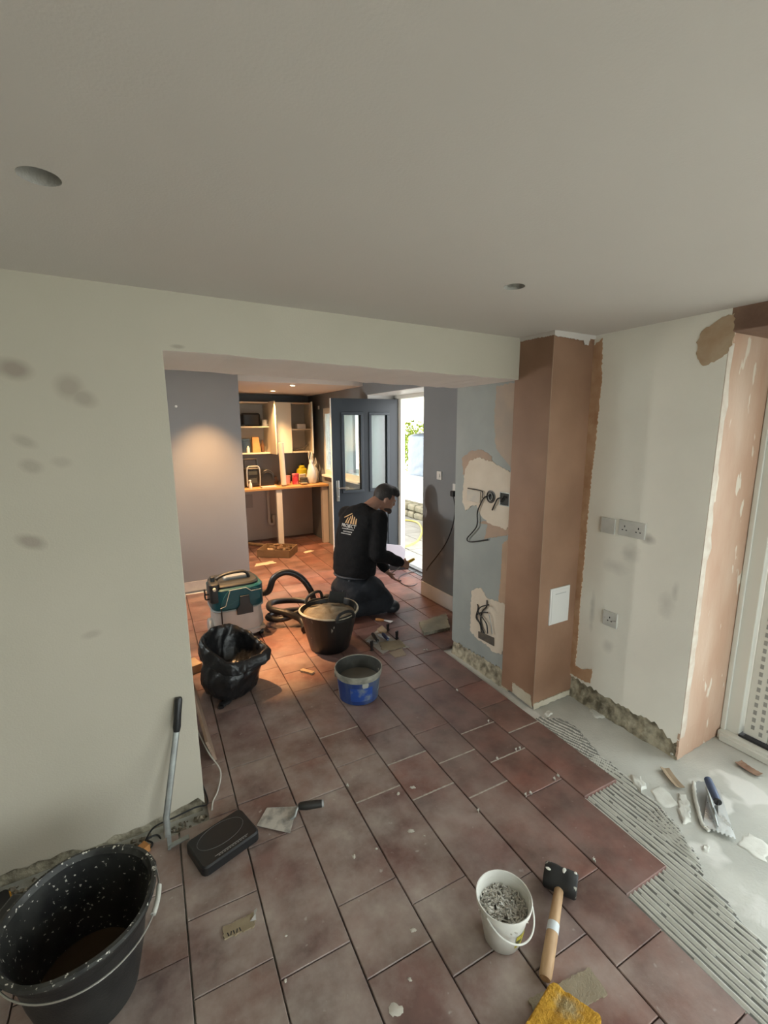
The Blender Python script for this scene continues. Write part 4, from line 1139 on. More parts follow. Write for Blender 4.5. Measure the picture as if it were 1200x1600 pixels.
# ---- black flexible tub of mortar
t = thing('mortar_tub', 'black flexible tub with two handles, heaped with tan mortar', 'tub', (1.206,3.06,0), math.radians(-30))
ah = (math.radians(-48), math.radians(132))
def wob_t(q, a, i):
    k = 1+.018*math.sin(2*a+1)*(q.z/.3)+.006*math.sin(24*a)*(1 if .03 < q.z < .26 else 0)
    return Vector((q.x*k,q.y*k,q.z+(.008*math.sin(2*a) if q.z > .25 else 0)))
b = MB(); b.lathe([(0,0),(.142,0),(.150,.008),(.176,.12),(.200,.24),(.212,.295),(.219,.300),(.219,.308),(.211,.309),(.206,.295),(.194,.24),(.170,.12),(.145,.012),(0,.012)], 72, wob=wob_t)
b.build('tub_shell', mat('smeared_black_rubber',(.009,.009,.009),.4,col2=(.016,.015,.014),scale=8,specks=((.30,.28,.23), 30, .67),stretch=(1,1,.25)), t)
b = MB(); pr = [(.2195,.299),(.2235,.303),(.2195,.310),(.210,.310)]; b.lathe(pr,72,wob=wob_t); b.build('crusted_rim', mat('rim_crust',(.46,.42,.33),.8,col2=(.30,.27,.20),scale=20), t)
for hi, a in enumerate(ah):
    R = rotz(a); up = .085 if hi else .042; inn = .035 if hi else .0
    path = [Vector((.213,-.075,.285)),Vector((.214-inn*.4,-.066,.30+up*.55)),Vector((.212-inn,-.03,.30+up)),Vector((.212-inn,.03,.30+up)),Vector((.214-inn*.4,.066,.30+up*.55)),Vector((.213,.075,.285))]
    b = MB(); b.tube([R@p for p in spline(path,5)], .0115, 10); b.build('handle', m_blackdust, t)
    b = MB(); n=10; vs=[]
    for i in range(n+1):
        y = -.085+.17*i/n; zt = .305+ (up*.18)*(1-(abs(y)/.085)**2)
        vs += [R@Vector((math.sqrt(.207**2-y*y)+.003,y,.27)), R@Vector((math.sqrt(.207**2-y*y)+.006,y,zt))]
    m_=len(vs); vs += [v_+(R@Vector((.006,0,0))) for v_ in vs]
    fs=[]
    for i in range(n): q=2*i; fs += [(q,q+2,q+3,q+1),(m_+q,m_+q+1,m_+q+3,m_+q+2),(q+1,q+3,m_+q+3,m_+q+1)]
    b.add(vs,fs); b.build('handle_lip', m_blackdust, t)
n=40; vs=[]; fs=[]
for i in range(14):
    r_=.201*i/13
    for k in range(n):
        a=2*PI*k/n; p=Vector((r_*math.cos(a),r_*math.sin(a),0))
        vs.append(Vector((p.x,p.y,.272+.030*(1-(r_/.201)**2)+.016*mnoise.noise(Vector((p.x*16,p.y*16,2)))+.008*mnoise.noise(Vector((p.x*42,p.y*42,7))))))
for i in range(13):
    for k in range(n): fs.append((i*n+k,i*n+(k+1)%n,(i+1)*n+(k+1)%n,(i+1)*n+k))
b=MB(); b.add(vs,fs); o=b.build('mortar', m_mortar, t, angle=180); o['label']='lumpy tan mortar'
b=MB(); b.box((.045,.12,.350),(.13,.012,.09),rotz(.5)@rot(.25,'Y')); b.build('scoop_board', m_blackdust, t, bevel=.003)

# ---- black rubbish sack
t = thing('rubbish_sack', 'crumpled black plastic rubbish sack standing open on the tiles', 'sack', (.430,2.82,0))
n=120; vs=[]; fs=[]
prof=[(.00,.004),(.09,.001),(.135,.006),(.160,.03),(.176,.07),(.182,.12),(.178,.17),(.170,.215),(.170,.24),(.184,.252),(.196,.246),(.200,.226),(.203,.232),(.200,.262),(.192,.292),(.180,.312),(.168,.315),(.156,.300),(.150,.26),(.14,.20),(.11,.15),(.05,.12),(0,.115)]
PR=[]
for i in range(len(prof)-1):
    for k in range(3): t_=k/3; PR.append((prof[i][0]*(1-t_)+prof[i+1][0]*t_,prof[i][1]*(1-t_)+prof[i+1][1]*t_))
PR.append(prof[-1])
def crease(p,f): return abs(mnoise.noise(p*f))
for i,(r_,z) in enumerate(PR):
    for k in range(n):
        a=2*PI*k/n; ca,sa_=math.cos(a),math.sin(a)
        # slumped rounded-square plan with a pulled-out corner on the right
        sq=(abs(math.cos(a-.5))**3+abs(math.sin(a-.5))**3)**(-1/3)*.93
        corner=.24*math.exp(-((a-5.95+PI)%(2*PI)-PI)**2/.10)*max(0,min(1,(z-.12)/.15)) 
        p=Vector((ca*.17,sa_*.17,z*.9+i*.0006))
        fold=.016*mnoise.noise(p*7)-.020*crease(p+Vector((3,1,0)),11)-.010*crease(p+Vector((7,2,5)),24)+.010
        k_=min(1,r_/.09)
        rr_=max(0,r_*(sq+corner)*.95+fold*k_)
        hgt=z*(1+.22*math.cos(a-2.2)*max(0,min(1,(z-.08)/.15)))
        hgt+=(.014*mnoise.noise(Vector((ca*2.5,sa_*2.5,1)))+.012*crease(Vector((ca,sa_,2)),5))*max(0,min(1,(z-.1)/.1))
        vs.append((rr_*ca+.12*max(0,z-.1),rr_*sa_+.03*max(0,z-.1),max(.001,hgt)))
for i in range(len(PR)-1):
    for k in range(n): fs.append((i*n+k,i*n+(k+1)%n,(i+1)*n+(k+1)%n,(i+1)*n+k))
b=MB(); b.add(vs,fs); b.build('sack_body', mat('bin_bag_plastic',(.010,.010,.011),.33,bump=.55,bscale=26), t, angle=60)
b=MB()
b.tube(spline([(-.05,-.13,.012),(-.09,-.165,.010),(-.10,-.19,.012)],5),[.03]*3+[.024]*3+[.018]*5,10,flat=.5); b.build('gathered_corner', MATS['bin_bag_plastic'], t)

# ---- dust extractor
t = thing('dust_extractor', 'teal and white wheeled dust extractor with black hose, beside the rubbish sack', 'vacuum cleaner', (.635,3.67,0), .02)
m_tank = mat('white_tank', (.48,.48,.46), .45, col2=(.40,.39,.37), scale=5)
m_teal = mat('teal_plastic', (.003,.060,.078), .38, col2=(.004,.072,.09), scale=6)
m_dk = mat('dark_grey_plastic', (.014,.017,.018), .45, col2=(.020,.022,.022), scale=9)
b=MB(); b.rbox((0,0,.185),(.37,.33,.25),.085,ez=.02,seg=7); b.build('tank', m_tank, t)
b=MB(); b.rbox((.0,.0,.055),(.35,.34,.05),.07,ez=.01,seg=6); b.build('chassis', m_tank, t)
b=MB(); b.rbox((0,0,.355),(.40,.355,.175),.09,ez=.012,seg=7); b.build('motor_head', m_teal, t)
b=MB(); b.rbox((0,0,.262),(.402,.357,.014),.09,ez=.004,seg=7); b.build('rim_band', mat('pale_trim',(.30,.34,.34),.5), t)
b=MB(); b.tube([(-.15,-.187,.30),(-.11,-.187,.31),(-.07,-.187,.43),(.05,-.187,.435),(.09,-.187,.40),(.17,-.176,.40)],.0025,6); b.build('trim_line', MATS['pale_trim'], t)
b=MB(); b.rbox((-.01,0,.452),(.36,.32,.035),.085,ez=.012,seg=7); b.build('top_deck', m_dk, t)
b=MB(); b.rbox((.02,.03,.476),(.20,.14,.03),.03,ez=.008,seg=5); b.build('deck_panel', mat('mid_grey_plastic',(.22,.23,.22),.5), t)
# handle arch
b=MB(); b.tube(spline([(-.15,-.05,.455),(-.135,-.05,.50),(-.06,-.045,.525),(.06,-.04,.525),(.10,-.04,.50),(.11,-.04,.46)],5),.016,10,flat=.75); b.build('carry_handle', m_dk, t)
# front: teal cheek, black clip, corner block
b=MB()
P=[Vector(q) for q in ((-.145,-.176,.315),(-.06,-.176,.315),(-.035,-.176,.335),(.035,-.176,.335),(.06,-.176,.315),(.16,-.172,.325),(.16,-.172,.40),(.10,-.176,.43),(-.08,-.176,.43),(-.12,-.176,.38))]
b.poly(P,(0,-.008,0)); b.build('front_panel', m_teal, t, bevel=.003)
b=MB()
P=[Vector(q) for q in ((-.030,-.185,.225),(.095,-.185,.225),(.095,-.185,.270),(.075,-.185,.305),(.070,-.185,.375),(.0,-.185,.375),(-.005,-.185,.305),(-.030,-.185,.270))]
b.poly(P,(0,-.014,0)); b.build('front_latch', m_dk, t, bevel=.003)
b=MB(); b.rbox((-.175,-.10,.415),(.075,.13,.155),.02,ez=.008); b.rbox((-.175,-.07,.505),(.03,.05,.05),.008,ez=.004); b.build('corner_post', m_dk, t)
b=MB()
for z in (.36,.40): b.tube(spline([(-.19,-.09,z),(-.225,-.10,z),(-.240,-.11,z+.01),(-.243,-.11,z+.05)],4),.006,8)
b.build('cord_hook', m_dk, t)
b=MB(); b.tube(spline([(-.14,-.17,.33),(-.142,-.18,.25),(-.143,-.178,.15),(-.155,-.185,.06),(-.17,-.17,.02)],5),.005,8); b.build('power_cord', m_cable, t)
b=MB(); b.lathe([(0,-.022),(.070,-.022),(.078,-.012),(.078,.012),(.070,.022),(0,.022)],28,(-.195,.02,.078),rot=rot(PI/2,'Y')); b.build('rear_wheel', m_tank, t)
b=MB(); b.lathe([(0,-.022),(.070,-.022),(.078,-.012),(.078,.012),(.070,.022),(0,.022)],28,(.195,.06,.078),rot=rot(PI/2,'Y')); b.build('rear_wheel', m_tank, t)
b=MB(); b.rbox((.165,-.11,.062),(.07,.085,.028),.02,ez=.006); b.build('caster_cover', mat('beige_plastic',(.45,.38,.28),.5), t)
for x_ in (-.13,.165):
    b=MB(); b.cyl((x_-.014,-.125,.026),(x_+.014,-.125,.026),.026,seg=18); b.build('front_caster', m_dk, t)
b=MB(); b.cyl((-.18,-.165,.455),(-.18,-.18,.452),.012,seg=12); b.build('dial', mat('pale_dial',(.72,.66,.50),.4), t)
# hose, coiled to the right
Mi = Matrix.Rotation(-.02,3,'Z'); o_=Vector((.635,3.67,0))
L3=[Vector((.80,3.78,.28)), WY(418,925,3.72),WY(428,903,3.70),WY(447,894,3.68),WY(468,901,3.66),WY(484,920,3.62),WY(494,945,3.58),Vector((1.36,3.52,.10)),Vector((1.36,3.64,.035)),Vector((1.22,3.78,.032)),Vector((1.02,3.78,.05)),Vector((.90,3.70,.06)),Vector((.98,3.58,.07)),Vector((1.15,3.60,.09)),Vector((1.32,3.70,.10)),Vector((1.20,3.86,.10)),Vector((.98,3.84,.13)),Vector((.92,3.68,.14)),Vector((1.03,3.56,.12)),Vector((1.12,3.50,.07)),Vector((1.13,3.42,.036))]
b=MB(); b.tube([Mi@(p-o_) for p in spline(L3,7)],.027,12); b.build('hose', mat('black_hose',(.018,.016,.016),.42), t)
b=MB(); q0=Vector((1.13,3.42,.036)); q1=Vector((1.115,3.36,.034)); b.tube([Mi@(p-o_) for p in (q0,q1)],[.031,.034],14); b.build('hose_cuff', m_dk, t)

# ---- bits and tools near the kneeling man
b=MB(); P=ragged([Vector((-.05,-.014,0)),Vector((.05,-.018,0)),Vector((.055,.01,0)),Vector((-.045,.016,0))],.002,3,2); b.poly(P,(0,0,.014))
tag(b.build('wood_chip', m_woodtan, None, tuple((FZ(469,1048)+FZ(491,1053))/2), math.atan2(-.088,.07), smooth=False),'short tan wood chip on the warmly lit tiles','offcut')
P=[FZ(*q) for q in ((655,976),(697,962),(703,984),(662,993))]; c_=sum(P,Vector())/4
b=MB(); b.poly(ragged([p-c_ for p in P],.006,3,4),(0,0,.024)); tag(b.build('stone_offcut', mat('grey_green_stone',(.22,.20,.155),.85,col2=(.30,.28,.21),scale=9,bump=.5,bscale=40), None, tuple(c_), 0, smooth=False),'grey-green stone tile offcut lying near the grey wall','offcut')
# card sheets under the hand tools
P=[FZ(*q) for q in ((570,1000),(590,985),(640,1012),(612,1014),(598,1022))]; c_=sum(P,Vector())/5
b=MB(); b.poly([p-c_ for p in P],(0,0,.003)); tag(b.build('card_sheet', mat('grey_card',(.40,.37,.33),.85), None, tuple(c_), 0, smooth=False),'grey card sheet under the two small trowels','card')
P=[FZ(*q) for q in ((608,1020),(628,1014),(635,1024),(617,1028))]; c_=sum(P,Vector())/4
b=MB(); b.poly([p-c_ for p in P],(0,0,.004)); tag(b.build('card_sheet', mat('tan_card2',(.40,.32,.24),.85), None, tuple(c_+Vector((0,0,0))), 0, smooth=False),'small tan card square in front of the small trowels','card')
P=[FZ(*q,.006) for q in ((592,1004),(626,1000),(634,1010),(612,1016),(596,1015))]; c_=sum(P,Vector())/5
b=MB(); b.poly(ragged([p-c_ for p in P],.006,3,6),(0,0,.005)); tag(b.build('folded_cloth', mat('tan_cloth',(.36,.30,.21),.95,col2=(.30,.25,.17),scale=20,bump=.3), None, (c_.x,c_.y,.0042), 0, smooth=False),'folded tan cloth on the grey card sheet','cloth')
P=[FZ(*q) for q in ((589,985),(597,979),(605,987),(598,994))]; c_=sum(P,Vector())/4
b=MB(); b.poly([p-c_ for p in P],(0,0,.012)); tag(b.build('cardboard_piece', m_card, None, tuple(c_), 0, smooth=False),'brown cardboard piece behind the small trowels','card')
def hand_trowel(pa, pb, pc, label, hm):
    """blade from pa to pb, handle from pb back over to pc"""
    a_=FZ(*pa,.006); c_=FZ(*pb,.006); o_=(a_+c_)/2; o_.z=.0045
    t=thing('margin_trowel',label,'trowel',tuple(o_)); d_=(c_-a_); s_=Vector((-d_.y,d_.x,0)).normalized()*.028
    z=Vector((0,0,.0015)); bb=MB(); bb.poly([a_-o_-s_*.8,a_-o_+s_*.8,c_-o_+s_,c_-o_-s_],(0,0,.002)); bb.build('blade',mat('pale_steel',(.62,.63,.64),.35,.6),t,smooth=False)
    h0=FZ(*pc[0],.04)-o_; h1=FZ(*pc[1],.04)-o_
    bb=MB(); bb.tube([h0,h0.lerp(h1,.15),h0.lerp(h1,.6),h1],[.010,.015,.0155,.012],12); bb.build('handle',hm,t)
    bb=MB(); bb.tube([h1,h1.lerp(c_-o_,.4)+Vector((0,0,-.004)),(a_+c_)*.5-o_+Vector((0,0,.004))],[.006,.006,.005],8); bb.build('tang',m_galv,t)
hand_trowel((574,1001),(590,1004),((582,990),(590,1001)),'small trowel with black handle on the grey card',m_blackc)
hand_trowel((592,991),(606,998),((598,990),(606,999)),'small trowel with navy blue handle on the grey card',mat('navy_handle',(.02,.04,.12),.4))
# three upright black wedges
for px,py,h,lab in ((606,985,.055,'black tile-levelling wedge standing nearest the kneeling man'),(620,998,.065,'black tile-levelling wedge standing right of the small trowels'),(581,1016,.075,'black tile-levelling wedge standing behind the blue bucket')):
    p=FZ(px,py); b=MB(); b.box((0,0,h/2),(.018,.010,h),taper=(1.5,1.2)); b.box((0,0,.003),(.03,.02,.006)); tag(b.build('levelling_wedge',m_blackc,None,(p.x,p.y,0),.4,bevel=.001),lab,'wedge')
# scraper with orange handle
p0_=FZ(587,968,.01); p1_=FZ(600,969,.01); p2_=FZ(612,972,.01); t=thing('hand_scraper','hand scraper with orange wooden handle on the floor by the knee','scraper',(p1_.x,p1_.y,0))
o_=Vector((p1_.x,p1_.y,0)); b=MB(); b.tube([p0_-o_,p0_.lerp(p1_,.5)-o_,p1_-o_],[.012,.014,.009],10); b.build('handle',mat('orange_wood',(.45,.20,.07),.5),t)
d_=(p2_-p1_); s_=Vector((-d_.y,d_.x,0)).normalized(); b=MB(); b.poly([p1_-o_-s_*.008,p1_-o_+s_*.008,p2_-o_+s_*.025,p2_-o_-s_*.02],(0,0,.002)); b.build('blade',m_paper,t,smooth=False)
# plank by the pier
t=MB(); a_=Vector((.215,2.98,0)); c_=Vector((.225,2.20,0)); t.hexa([a_+Vector((-.0,0,0)),a_+Vector((.014,0,0)),c_+Vector((.014,0,0)),c_,a_+Vector((-.035,0,.115)),a_+Vector((-.021,0,.118)),c_+Vector((-.021,0,.118)),c_+Vector((-.035,0,.115))])
tag(t.build('timber_plank', mat('weathered_wood',(.36,.26,.19),.75,col2=(.27,.18,.13),scale=8,stretch=(8,1,8)), None, bevel=.0015),'thin timber plank on edge leaning by the cream wall corner','plank')
b=MB(); b.box((0,0,.03),(.09,.12,.06)); tag(b.build('wood_block', m_woodtan, None, (.235,3.20,0), .3, bevel=.003),'small tan wood block between the wall and the rubbish sack','wood')
# paper scraps on the far floor
for i,(px,py,w,lab) in enumerate(((414,881,.14,'pale torn paper scrap on the kitchen floor'),(482,862,.08,'thin pale scrap on floor near the kitchen post'),)):
    p=FZ(px,py); P=ragged([Vector((-w,-w*.4,0)),Vector((w,-w*.3,0)),Vector((w*.8,w*.5,0)),Vector((-w*.7,w*.4,0))],.012,3,i+3)
    b=MB(); b.poly(P,(0,0,.002)); tag(b.build('paper_scrap', mat('tan_paper',(.62,.50,.38),.85), None, (p.x,p.y,.0008), .3*i, smooth=False),lab,'paper')

# ---- cables by the cream wall
b=MB(); pts=[(.150,2.05,.006),(.155,1.93,.006),(.10,1.885,.045),(.02,1.862,.055),(-.06,1.855,.05),(-.10,1.85,.0),(-.13,1.82,-.012),(-.10,1.80,-.010),(-.07,1.825,.004),(-.09,1.85,.012),(-.05,1.86,.004),(-.04,1.82,-.012),(-.08,1.80,-.014),(-.12,1.84,-.008),(-.17,1.86,-.012)]
tag(b and MB().tube(spline(pts,7),.0035,8).build('black_cable', m_cable),'tangled thin black cable along the foot of the cream wall','cable')
pts=[(.16,2.55,.10),(.165,2.42,.09),(.20,2.20,.06),(.235,2.08,.03),(.21,1.99,.006),(.178,1.93,.005),(.165,1.88,.005)]
tag(MB().tube(spline(pts,7),.0035,8).build('white_cable', m_wcable),'white cable hanging round the corner of the cream wall','cable')
# rubble and offcuts in the strip between wall and tiles
b=MB(); r3=random.Random(12)
for i in range(150):
    x_=r3.uniform(-.85,.14); y_=r3.uniform(1.842,1.90); s_=r3.uniform(.004,.016)
    R=Euler((r3.uniform(0,3),r3.uniform(0,3),r3.uniform(0,3))).to_matrix(); b.box((x_,y_,-.022+s_*.4),(s_*1.4,s_,s_*.8),R)
tag(b.build('rubble', mat('wall_rubble',(.20,.17,.13),.9,col2=(.36,.32,.25),scale=30), smooth=False),'crumbled plaster and grit along the foot of the cream wall','rubble',kind='stuff')
for i,(x_,y_,w,l,lab) in enumerate(((-.30,1.868,.16,.035,'dark timber sliver along the wall foot behind the large black bucket'),(-.05,1.845,.09,.04,'grey plaster fragment by the scraper foot'),)):
    b=MB(); b.poly(ragged([Vector((-w/2,-l/2,0)),Vector((w/2,-l/2,0)),Vector((w/2,l/2,0)),Vector((-w/2,l/2,0))],.004,3,i+8),(0,0,.02)); tag(b.build('debris_fragment', m_rubble if i==0 else mat('grey_fragment',(.32,.30,.26),.9), None, (x_,y_,-.022), .05, smooth=False),lab,'debris')
tag(MB().poly(ragged([Vector((-.03,-.018,0)),Vector((.03,-.02,0)),Vector((.028,.016,0)),Vector((-.03,.02,0))],.003,3,4),(0,0,.03)).build('orange_brick_chip', mat('orange_brick',(.45,.20,.06),.85), None,(-.115,1.80,-.0),.6,smooth=False),'orange brick chip just behind the large black bucket rim','debris')

# ================================================================== WALL FITTINGS
m_plate = mat('white_socket_plastic', (.62,.61,.58), .4)
m_plate_g = mat('dusty_socket_plastic', (.62,.61,.57), .5, col2=(.55,.54,.50), scale=10)
m_hole = mat('socket_hole', (.02,.02,.02), .8)
def plate(px, py, X, w, h, name, label, cat, kind, material=m_plate_g, group=None, yaw=0):
    c = WX(px,py,X); t = thing(name,label,cat,(X,c.y,c.z),0,group)
    b = MB(); b.bx(-.009,.004,-w/2,w/2,-h/2,h/2); b.build('faceplate', material, t, bevel=.002)
    def hole(y,z,s=(.0012,.007,.004),name='pin_hole'):
        bb = MB(); bb.box((-.0092,y,z),s); bb.build(name, m_hole, t)
    def outlet(y0):
        hole(y0,.010,(.0012,.005,.010)); hole(y0-.011,-.010,(.0012,.008,.005)); hole(y0+.011,-.010,(.0012,.008,.005))
    if kind == 'double': outlet(.038); outlet(-.038)
    if kind == 'single': outlet(0)
    if kind in ('double','single','blank'):
        for s in (-1,1):
            bb = MB(); bb.cyl((-.0085,s*(w/2-.012),0),(-.0102,s*(w/2-.012),0),.0035,seg=10); bb.build('screw', m_steel, t)
    if kind == 'switch':
        bb = MB(); bb.box((-.011,0,0),(.006,.022,.034),rot(.08,'Y')); bb.build('rocker', m_plate, t, bevel=.001)
    return t
plate(951,821,XW,.084,.086,'blank_plate','square blank wall plate left of the double socket on the white wall','wall plate','blank')
plate(988,827,XW,.146,.086,'double_socket','dusty white double socket on the white wall','socket','double')
plate(954,967,XW,.086,.086,'single_socket','dusty white single socket low on the white wall','socket','single')
plate(687,743,XD,.070,.075,'light_switch','white light switch on the dark grey wall beside the doorway','switch','switch',m_plate)
t = plate(712.5,763,XD,.075,.075,'wall_socket','white wall socket with a black plug in the dark grey wall','socket','none',m_plate)
c = WX(712.5,771,XD)
t = thing('extension_lead','thin black extension lead plugged into the dark wall, looping onto the floor','cable',(c.x,c.y,c.z))
b = MB(); b.rbox((-.030,0,0),(.042,.05,.05),.012,ez=.006); b.build('plug', m_blackc, t)
pts = [Vector((XD-.03,c.y,c.z-.02))]+[WX(px,py,XD-.03) for px,py in ((711,795),(707,822),(697,848),(682,870),(668,888))]+[FZ(659,905,.006),FZ(648,914,.006),FZ(635,915,.006),FZ(625,909,.006),FZ(624,902,.006),FZ(634,896,.006),FZ(650,893,.006)]
b = MB(); b.tube([p-c for p in spline(pts,7)], .0045, 8); b.build('cord', m_cable, t)
p = FZ(624,908,.0); b = MB(); b.box((0,0,.006),(.045,.018,.012)); tag(b.build('black_clip', m_blackc, None, (p.x,p.y,0), -.6, bevel=.002),'small black plastic clip on the floor by the lead','clip')

# grey wall: painted-over plate, two open back boxes and loose cables
plate(741,775,XS-.004,.135,.075,'painted_socket_plate','cream-smeared double wall plate left of the open boxes on the grey wall','wall plate','none', mat('smeared_plate',(.56,.51,.43),.7,col2=(.50,.47,.42),scale=16))
m_boxin = mat('box_inside', (.035,.035,.032), .7)
c = WX(768,776,XS); t = thing('round_back_box','round black electrical back box with cables in the filler patch','back box',(XS-.004,c.y,c.z))
b = MB(); b.lathe([(.030,-.001),(.040,-.001),(.041,.004),(.036,.005),(.034,-.03),(0,-.03)],24,rot=rot(-PI/2,'Y')); b.build('box_ring', m_blackc, t)
b = MB(); b.lathe([(0,.0012),(.034,.0012)],24,rot=rot(-PI/2,'Y')); b.build('box_inside', m_boxin, t)
b = MB(); b.tube([(-.006,.018*math.cos(a),.024*math.sin(a)) for a in [2*PI*i/20 for i in range(20)]],.003,6,closed=True); b.build('grey_flex_loop', mat('grey_flex',(.30,.30,.28),.5), t)
c = WX(790,780,XS); t = thing('square_back_box','square metal electrical back box beside the round one','back box',(XS-.004,c.y,c.z))
b = MB()
for (y0,y1,z0,z1) in ((-.042,.042,.038,.042),(-.042,.042,-.042,-.038),(-.042,-.038,-.038,.038),(.038,.042,-.038,.038)): b.bx(-.006,.03,y0,y1,z0,z1)
b.build('box_frame', m_galv, t)
b = MB(); b.bx(-.001,.003,-.040,.040,-.040,.040); b.build('box_inside', m_boxin, t)
b = MB(); b.tube(spline([(-.002,-.02,.01),(-.01,0,.02),(-.012,.02,-.01),(-.006,.03,-.02)],5),.004,6); b.build('wire_ends', m_cable, t)
def wall_cable(pix, X, label, r=.0042, material=m_cable, lift=.010, name='loose_cable'):
    P = [WX(px,py,X-lift*(.4+.6*math.sin(PI*min(1,(i+.5)/len(pix))))) for i,(px,py) in enumerate(pix)]
    return tag(MB().tube(spline(P,7), r, 8).build(name, material), label, 'cable')
wall_cable([(766,774),(757,777),(752,785),(746,800),(746,815),(744,824),(737,833),(730,841),(732,846),(742,846),(762,843)], XS-.006,'long black cable dangling in a hook from the round back box')
wall_cable([(731,763),(748,766),(754,769),(754,778)], XS-.006,'short black cable end sticking left above the painted plate', .0035)
wall_cable([(786,779),(778,779),(773,788),(769,797)], XS-.006,'short black cable drooping from the square back box',.0045)
c = WX(761,998,XS); t = thing('low_back_box','rusty rectangular back box low on the grey wall, cables rising from it','back box',(XS-.004,c.y,c.z))
P = [WX(px,py,XS) for px,py in ((749,986),(773,996),(773,1009),(749,996))]
b = MB(); b.poly([Vector((-.001,p.y-c.y,p.z-c.z)) for p in P],(-.006,0,0)); b.build('box_opening', mat('rusty_metal',(.10,.09,.08),.6,.4,col2=(.16,.13,.10),scale=20), t, bevel=.001)
for i, pix in enumerate(([(752,988),(750,975),(744,965),(747,950),(746,944)],[(757,990),(750,975),(745,962),(752,957),(762,957)],[(762,990),(760,975),(752,963),(747,955),(752,948),(764,945)],[(755,989),(751,970),(754,955),(760,948),(761,938)],[(769,991),(767,975),(764,960)])):
    P = [WX(px,py,XS-.012-.006*(i%3)) for px,py in pix]
    b = MB(); b.tube([p-Vector((XS-.004,c.y,c.z)) for p in spline(P,6)], .0042 if i < 4 else .003, 8); b.build('cable_tail', m_cable if i < 4 else MATS['grey_flex'], t)

# access panel on the pillar
c = WY(873,945,1.732); t = thing('access_panel','white square access panel on the brown pillar','access panel',(c.x,1.732,c.z))
b = MB(); b.bx(-.082,.082,-.007,.004,-.112,.112); b.build('panel_frame', m_white_gloss, t, bevel=.002)
b = MB(); b.bx(-.070,.070,-.010,-.006,-.100,.100); b.build('panel_door', m_white_gloss, t, bevel=.002)
b = MB(); b.bx(-.045,.045,-.0108,-.0098,.074,.078); b.build('finger_slot', mat('soft_grey',(.45,.45,.45),.5), t)

p = WY(275,635,4.90); tag(MB().lathe([(0,.006),(.010,.005),(.012,0)],12,rot=rot(PI/2,'X')).build('wall_plug', m_white_gloss, None,(p.x,4.8995,p.z)),'tiny white plug high on the grey alcove wall','wall plug')
# screw heads and a nail in the walls
for px,py,X,lab in ((802,811,XS-.004,'bright screw head beside the filler patch on the grey wall'),(1050,1178,XW,'shiny screw at the foot of the white wall corner')):
    p = WX(px,py,X); b = MB(); b.ell((0,0,0),(.006,.008,.008)); tag(b.build('screw_head', m_steel, None,(X-.002,p.y,p.z)),lab,'screw')

# ---- recessed ceiling downlights in the far room
def downlight(x, y, label, power=14, size=78, aim=None):
    t = thing('downlight', label, 'ceiling light', (x,y,ZC-.005 if y > 4.92 else ZC+.09), 0, 'recessed downlights in the far room')
    b = MB(); b.lathe([(.026,-.001),(.028,-.006),(.040,-.006),(.043,0),(.043,.0)],28); b.build('bezel', m_white_gloss, t)
    b = MB(); b.lathe([(0,-.0035),(.0265,-.0035)],24); b.build('lens', mat('lit_lens',(1,.85,.6),.4,emit=(1,.72,.38),estr=28), t)
    l = bpy.data.lights.new('downlight_beam','SPOT'); l.energy = power; l.color = (1,.56,.24); l.spot_size = math.radians(size); l.spot_blend = .75; l.shadow_soft_size = .025
    o = bpy.data.objects.new('downlight_beam', l); COL.objects.link(o); o.parent = t; o.location = (0,0,-.012)
    if aim: o.rotation_euler = Vector(aim).to_track_quat('-Z','Y').to_euler()
downlight(1.672,5.144,'lit recessed downlight nearest the open kitchen doorway side',105,112)
downlight(1.680,5.985,'lit recessed downlight close in front of the wall cupboards',115,115)
downlight(.66,4.50,'recessed downlight washing the grey alcove wall, above the view',120,80)
downlight(.42,3.58,'recessed downlight over the dust extractor and rubbish sack',300,32,(.15,-.18,-1))

# ================================================================== KITCHEN
m_cab = mat('cream_cabinet', (.62,.57,.47), .45)
m_cabin = mat('cabinet_inside', (.52,.48,.42), .6)
def cabinet(x0, x1, label, shelf_z):
    t = thing('wall_cabinet', label, 'cabinet', (x0,6.79,1.305)); W=x1-x0; D=.325; H=.715
    b = MB(); b.bx(0,.018,-D,0,0,H); b.bx(W-.018,W,-D,0,0,H); b.bx(.018,W-.018,-D,0,0,.018); b.bx(.018,W-.018,-D,0,H-.018,H); b.build('carcass', m_cab, t, bevel=.001)
    b = MB(); b.bx(.018,W-.018,-.012,-.004,.018,H-.018); b.build('back_panel', m_cabin, t)
    b = MB(); b.bx(.018,W-.018,-D+.012,-.012,shelf_z,shelf_z+.018); b.build('shelf', m_cab, t)
    return t, W, D, H
t, W, D, H = cabinet(1.03,1.755,'cream open wall cupboard on the left, its door swung wide',.365)
def cdoor(t, x, ang, w, H, D, knob=True):
    b = MB(); b.bx(0,w,-.018,0,.0,H); o = b.build('door', m_cab, t, (x,-D,0), ang, bevel=.002)
    b = MB(); b.bx(.02,.07,.0005,.012,.06,.11); b.bx(.02,.07,.0005,.012,H-.11,H-.06); b.build('hinge', m_steel, o)
cdoor(t, W, math.radians(-90), .30, H, D)
t, W, D, H = cabinet(1.757,2.385,'cream wall cupboard on the right, one door shut and one open',.325)
cdoor(t, 0, 0, .30, H, D)
cdoor(t, W-.02, math.radians(-106), .30, H, D)

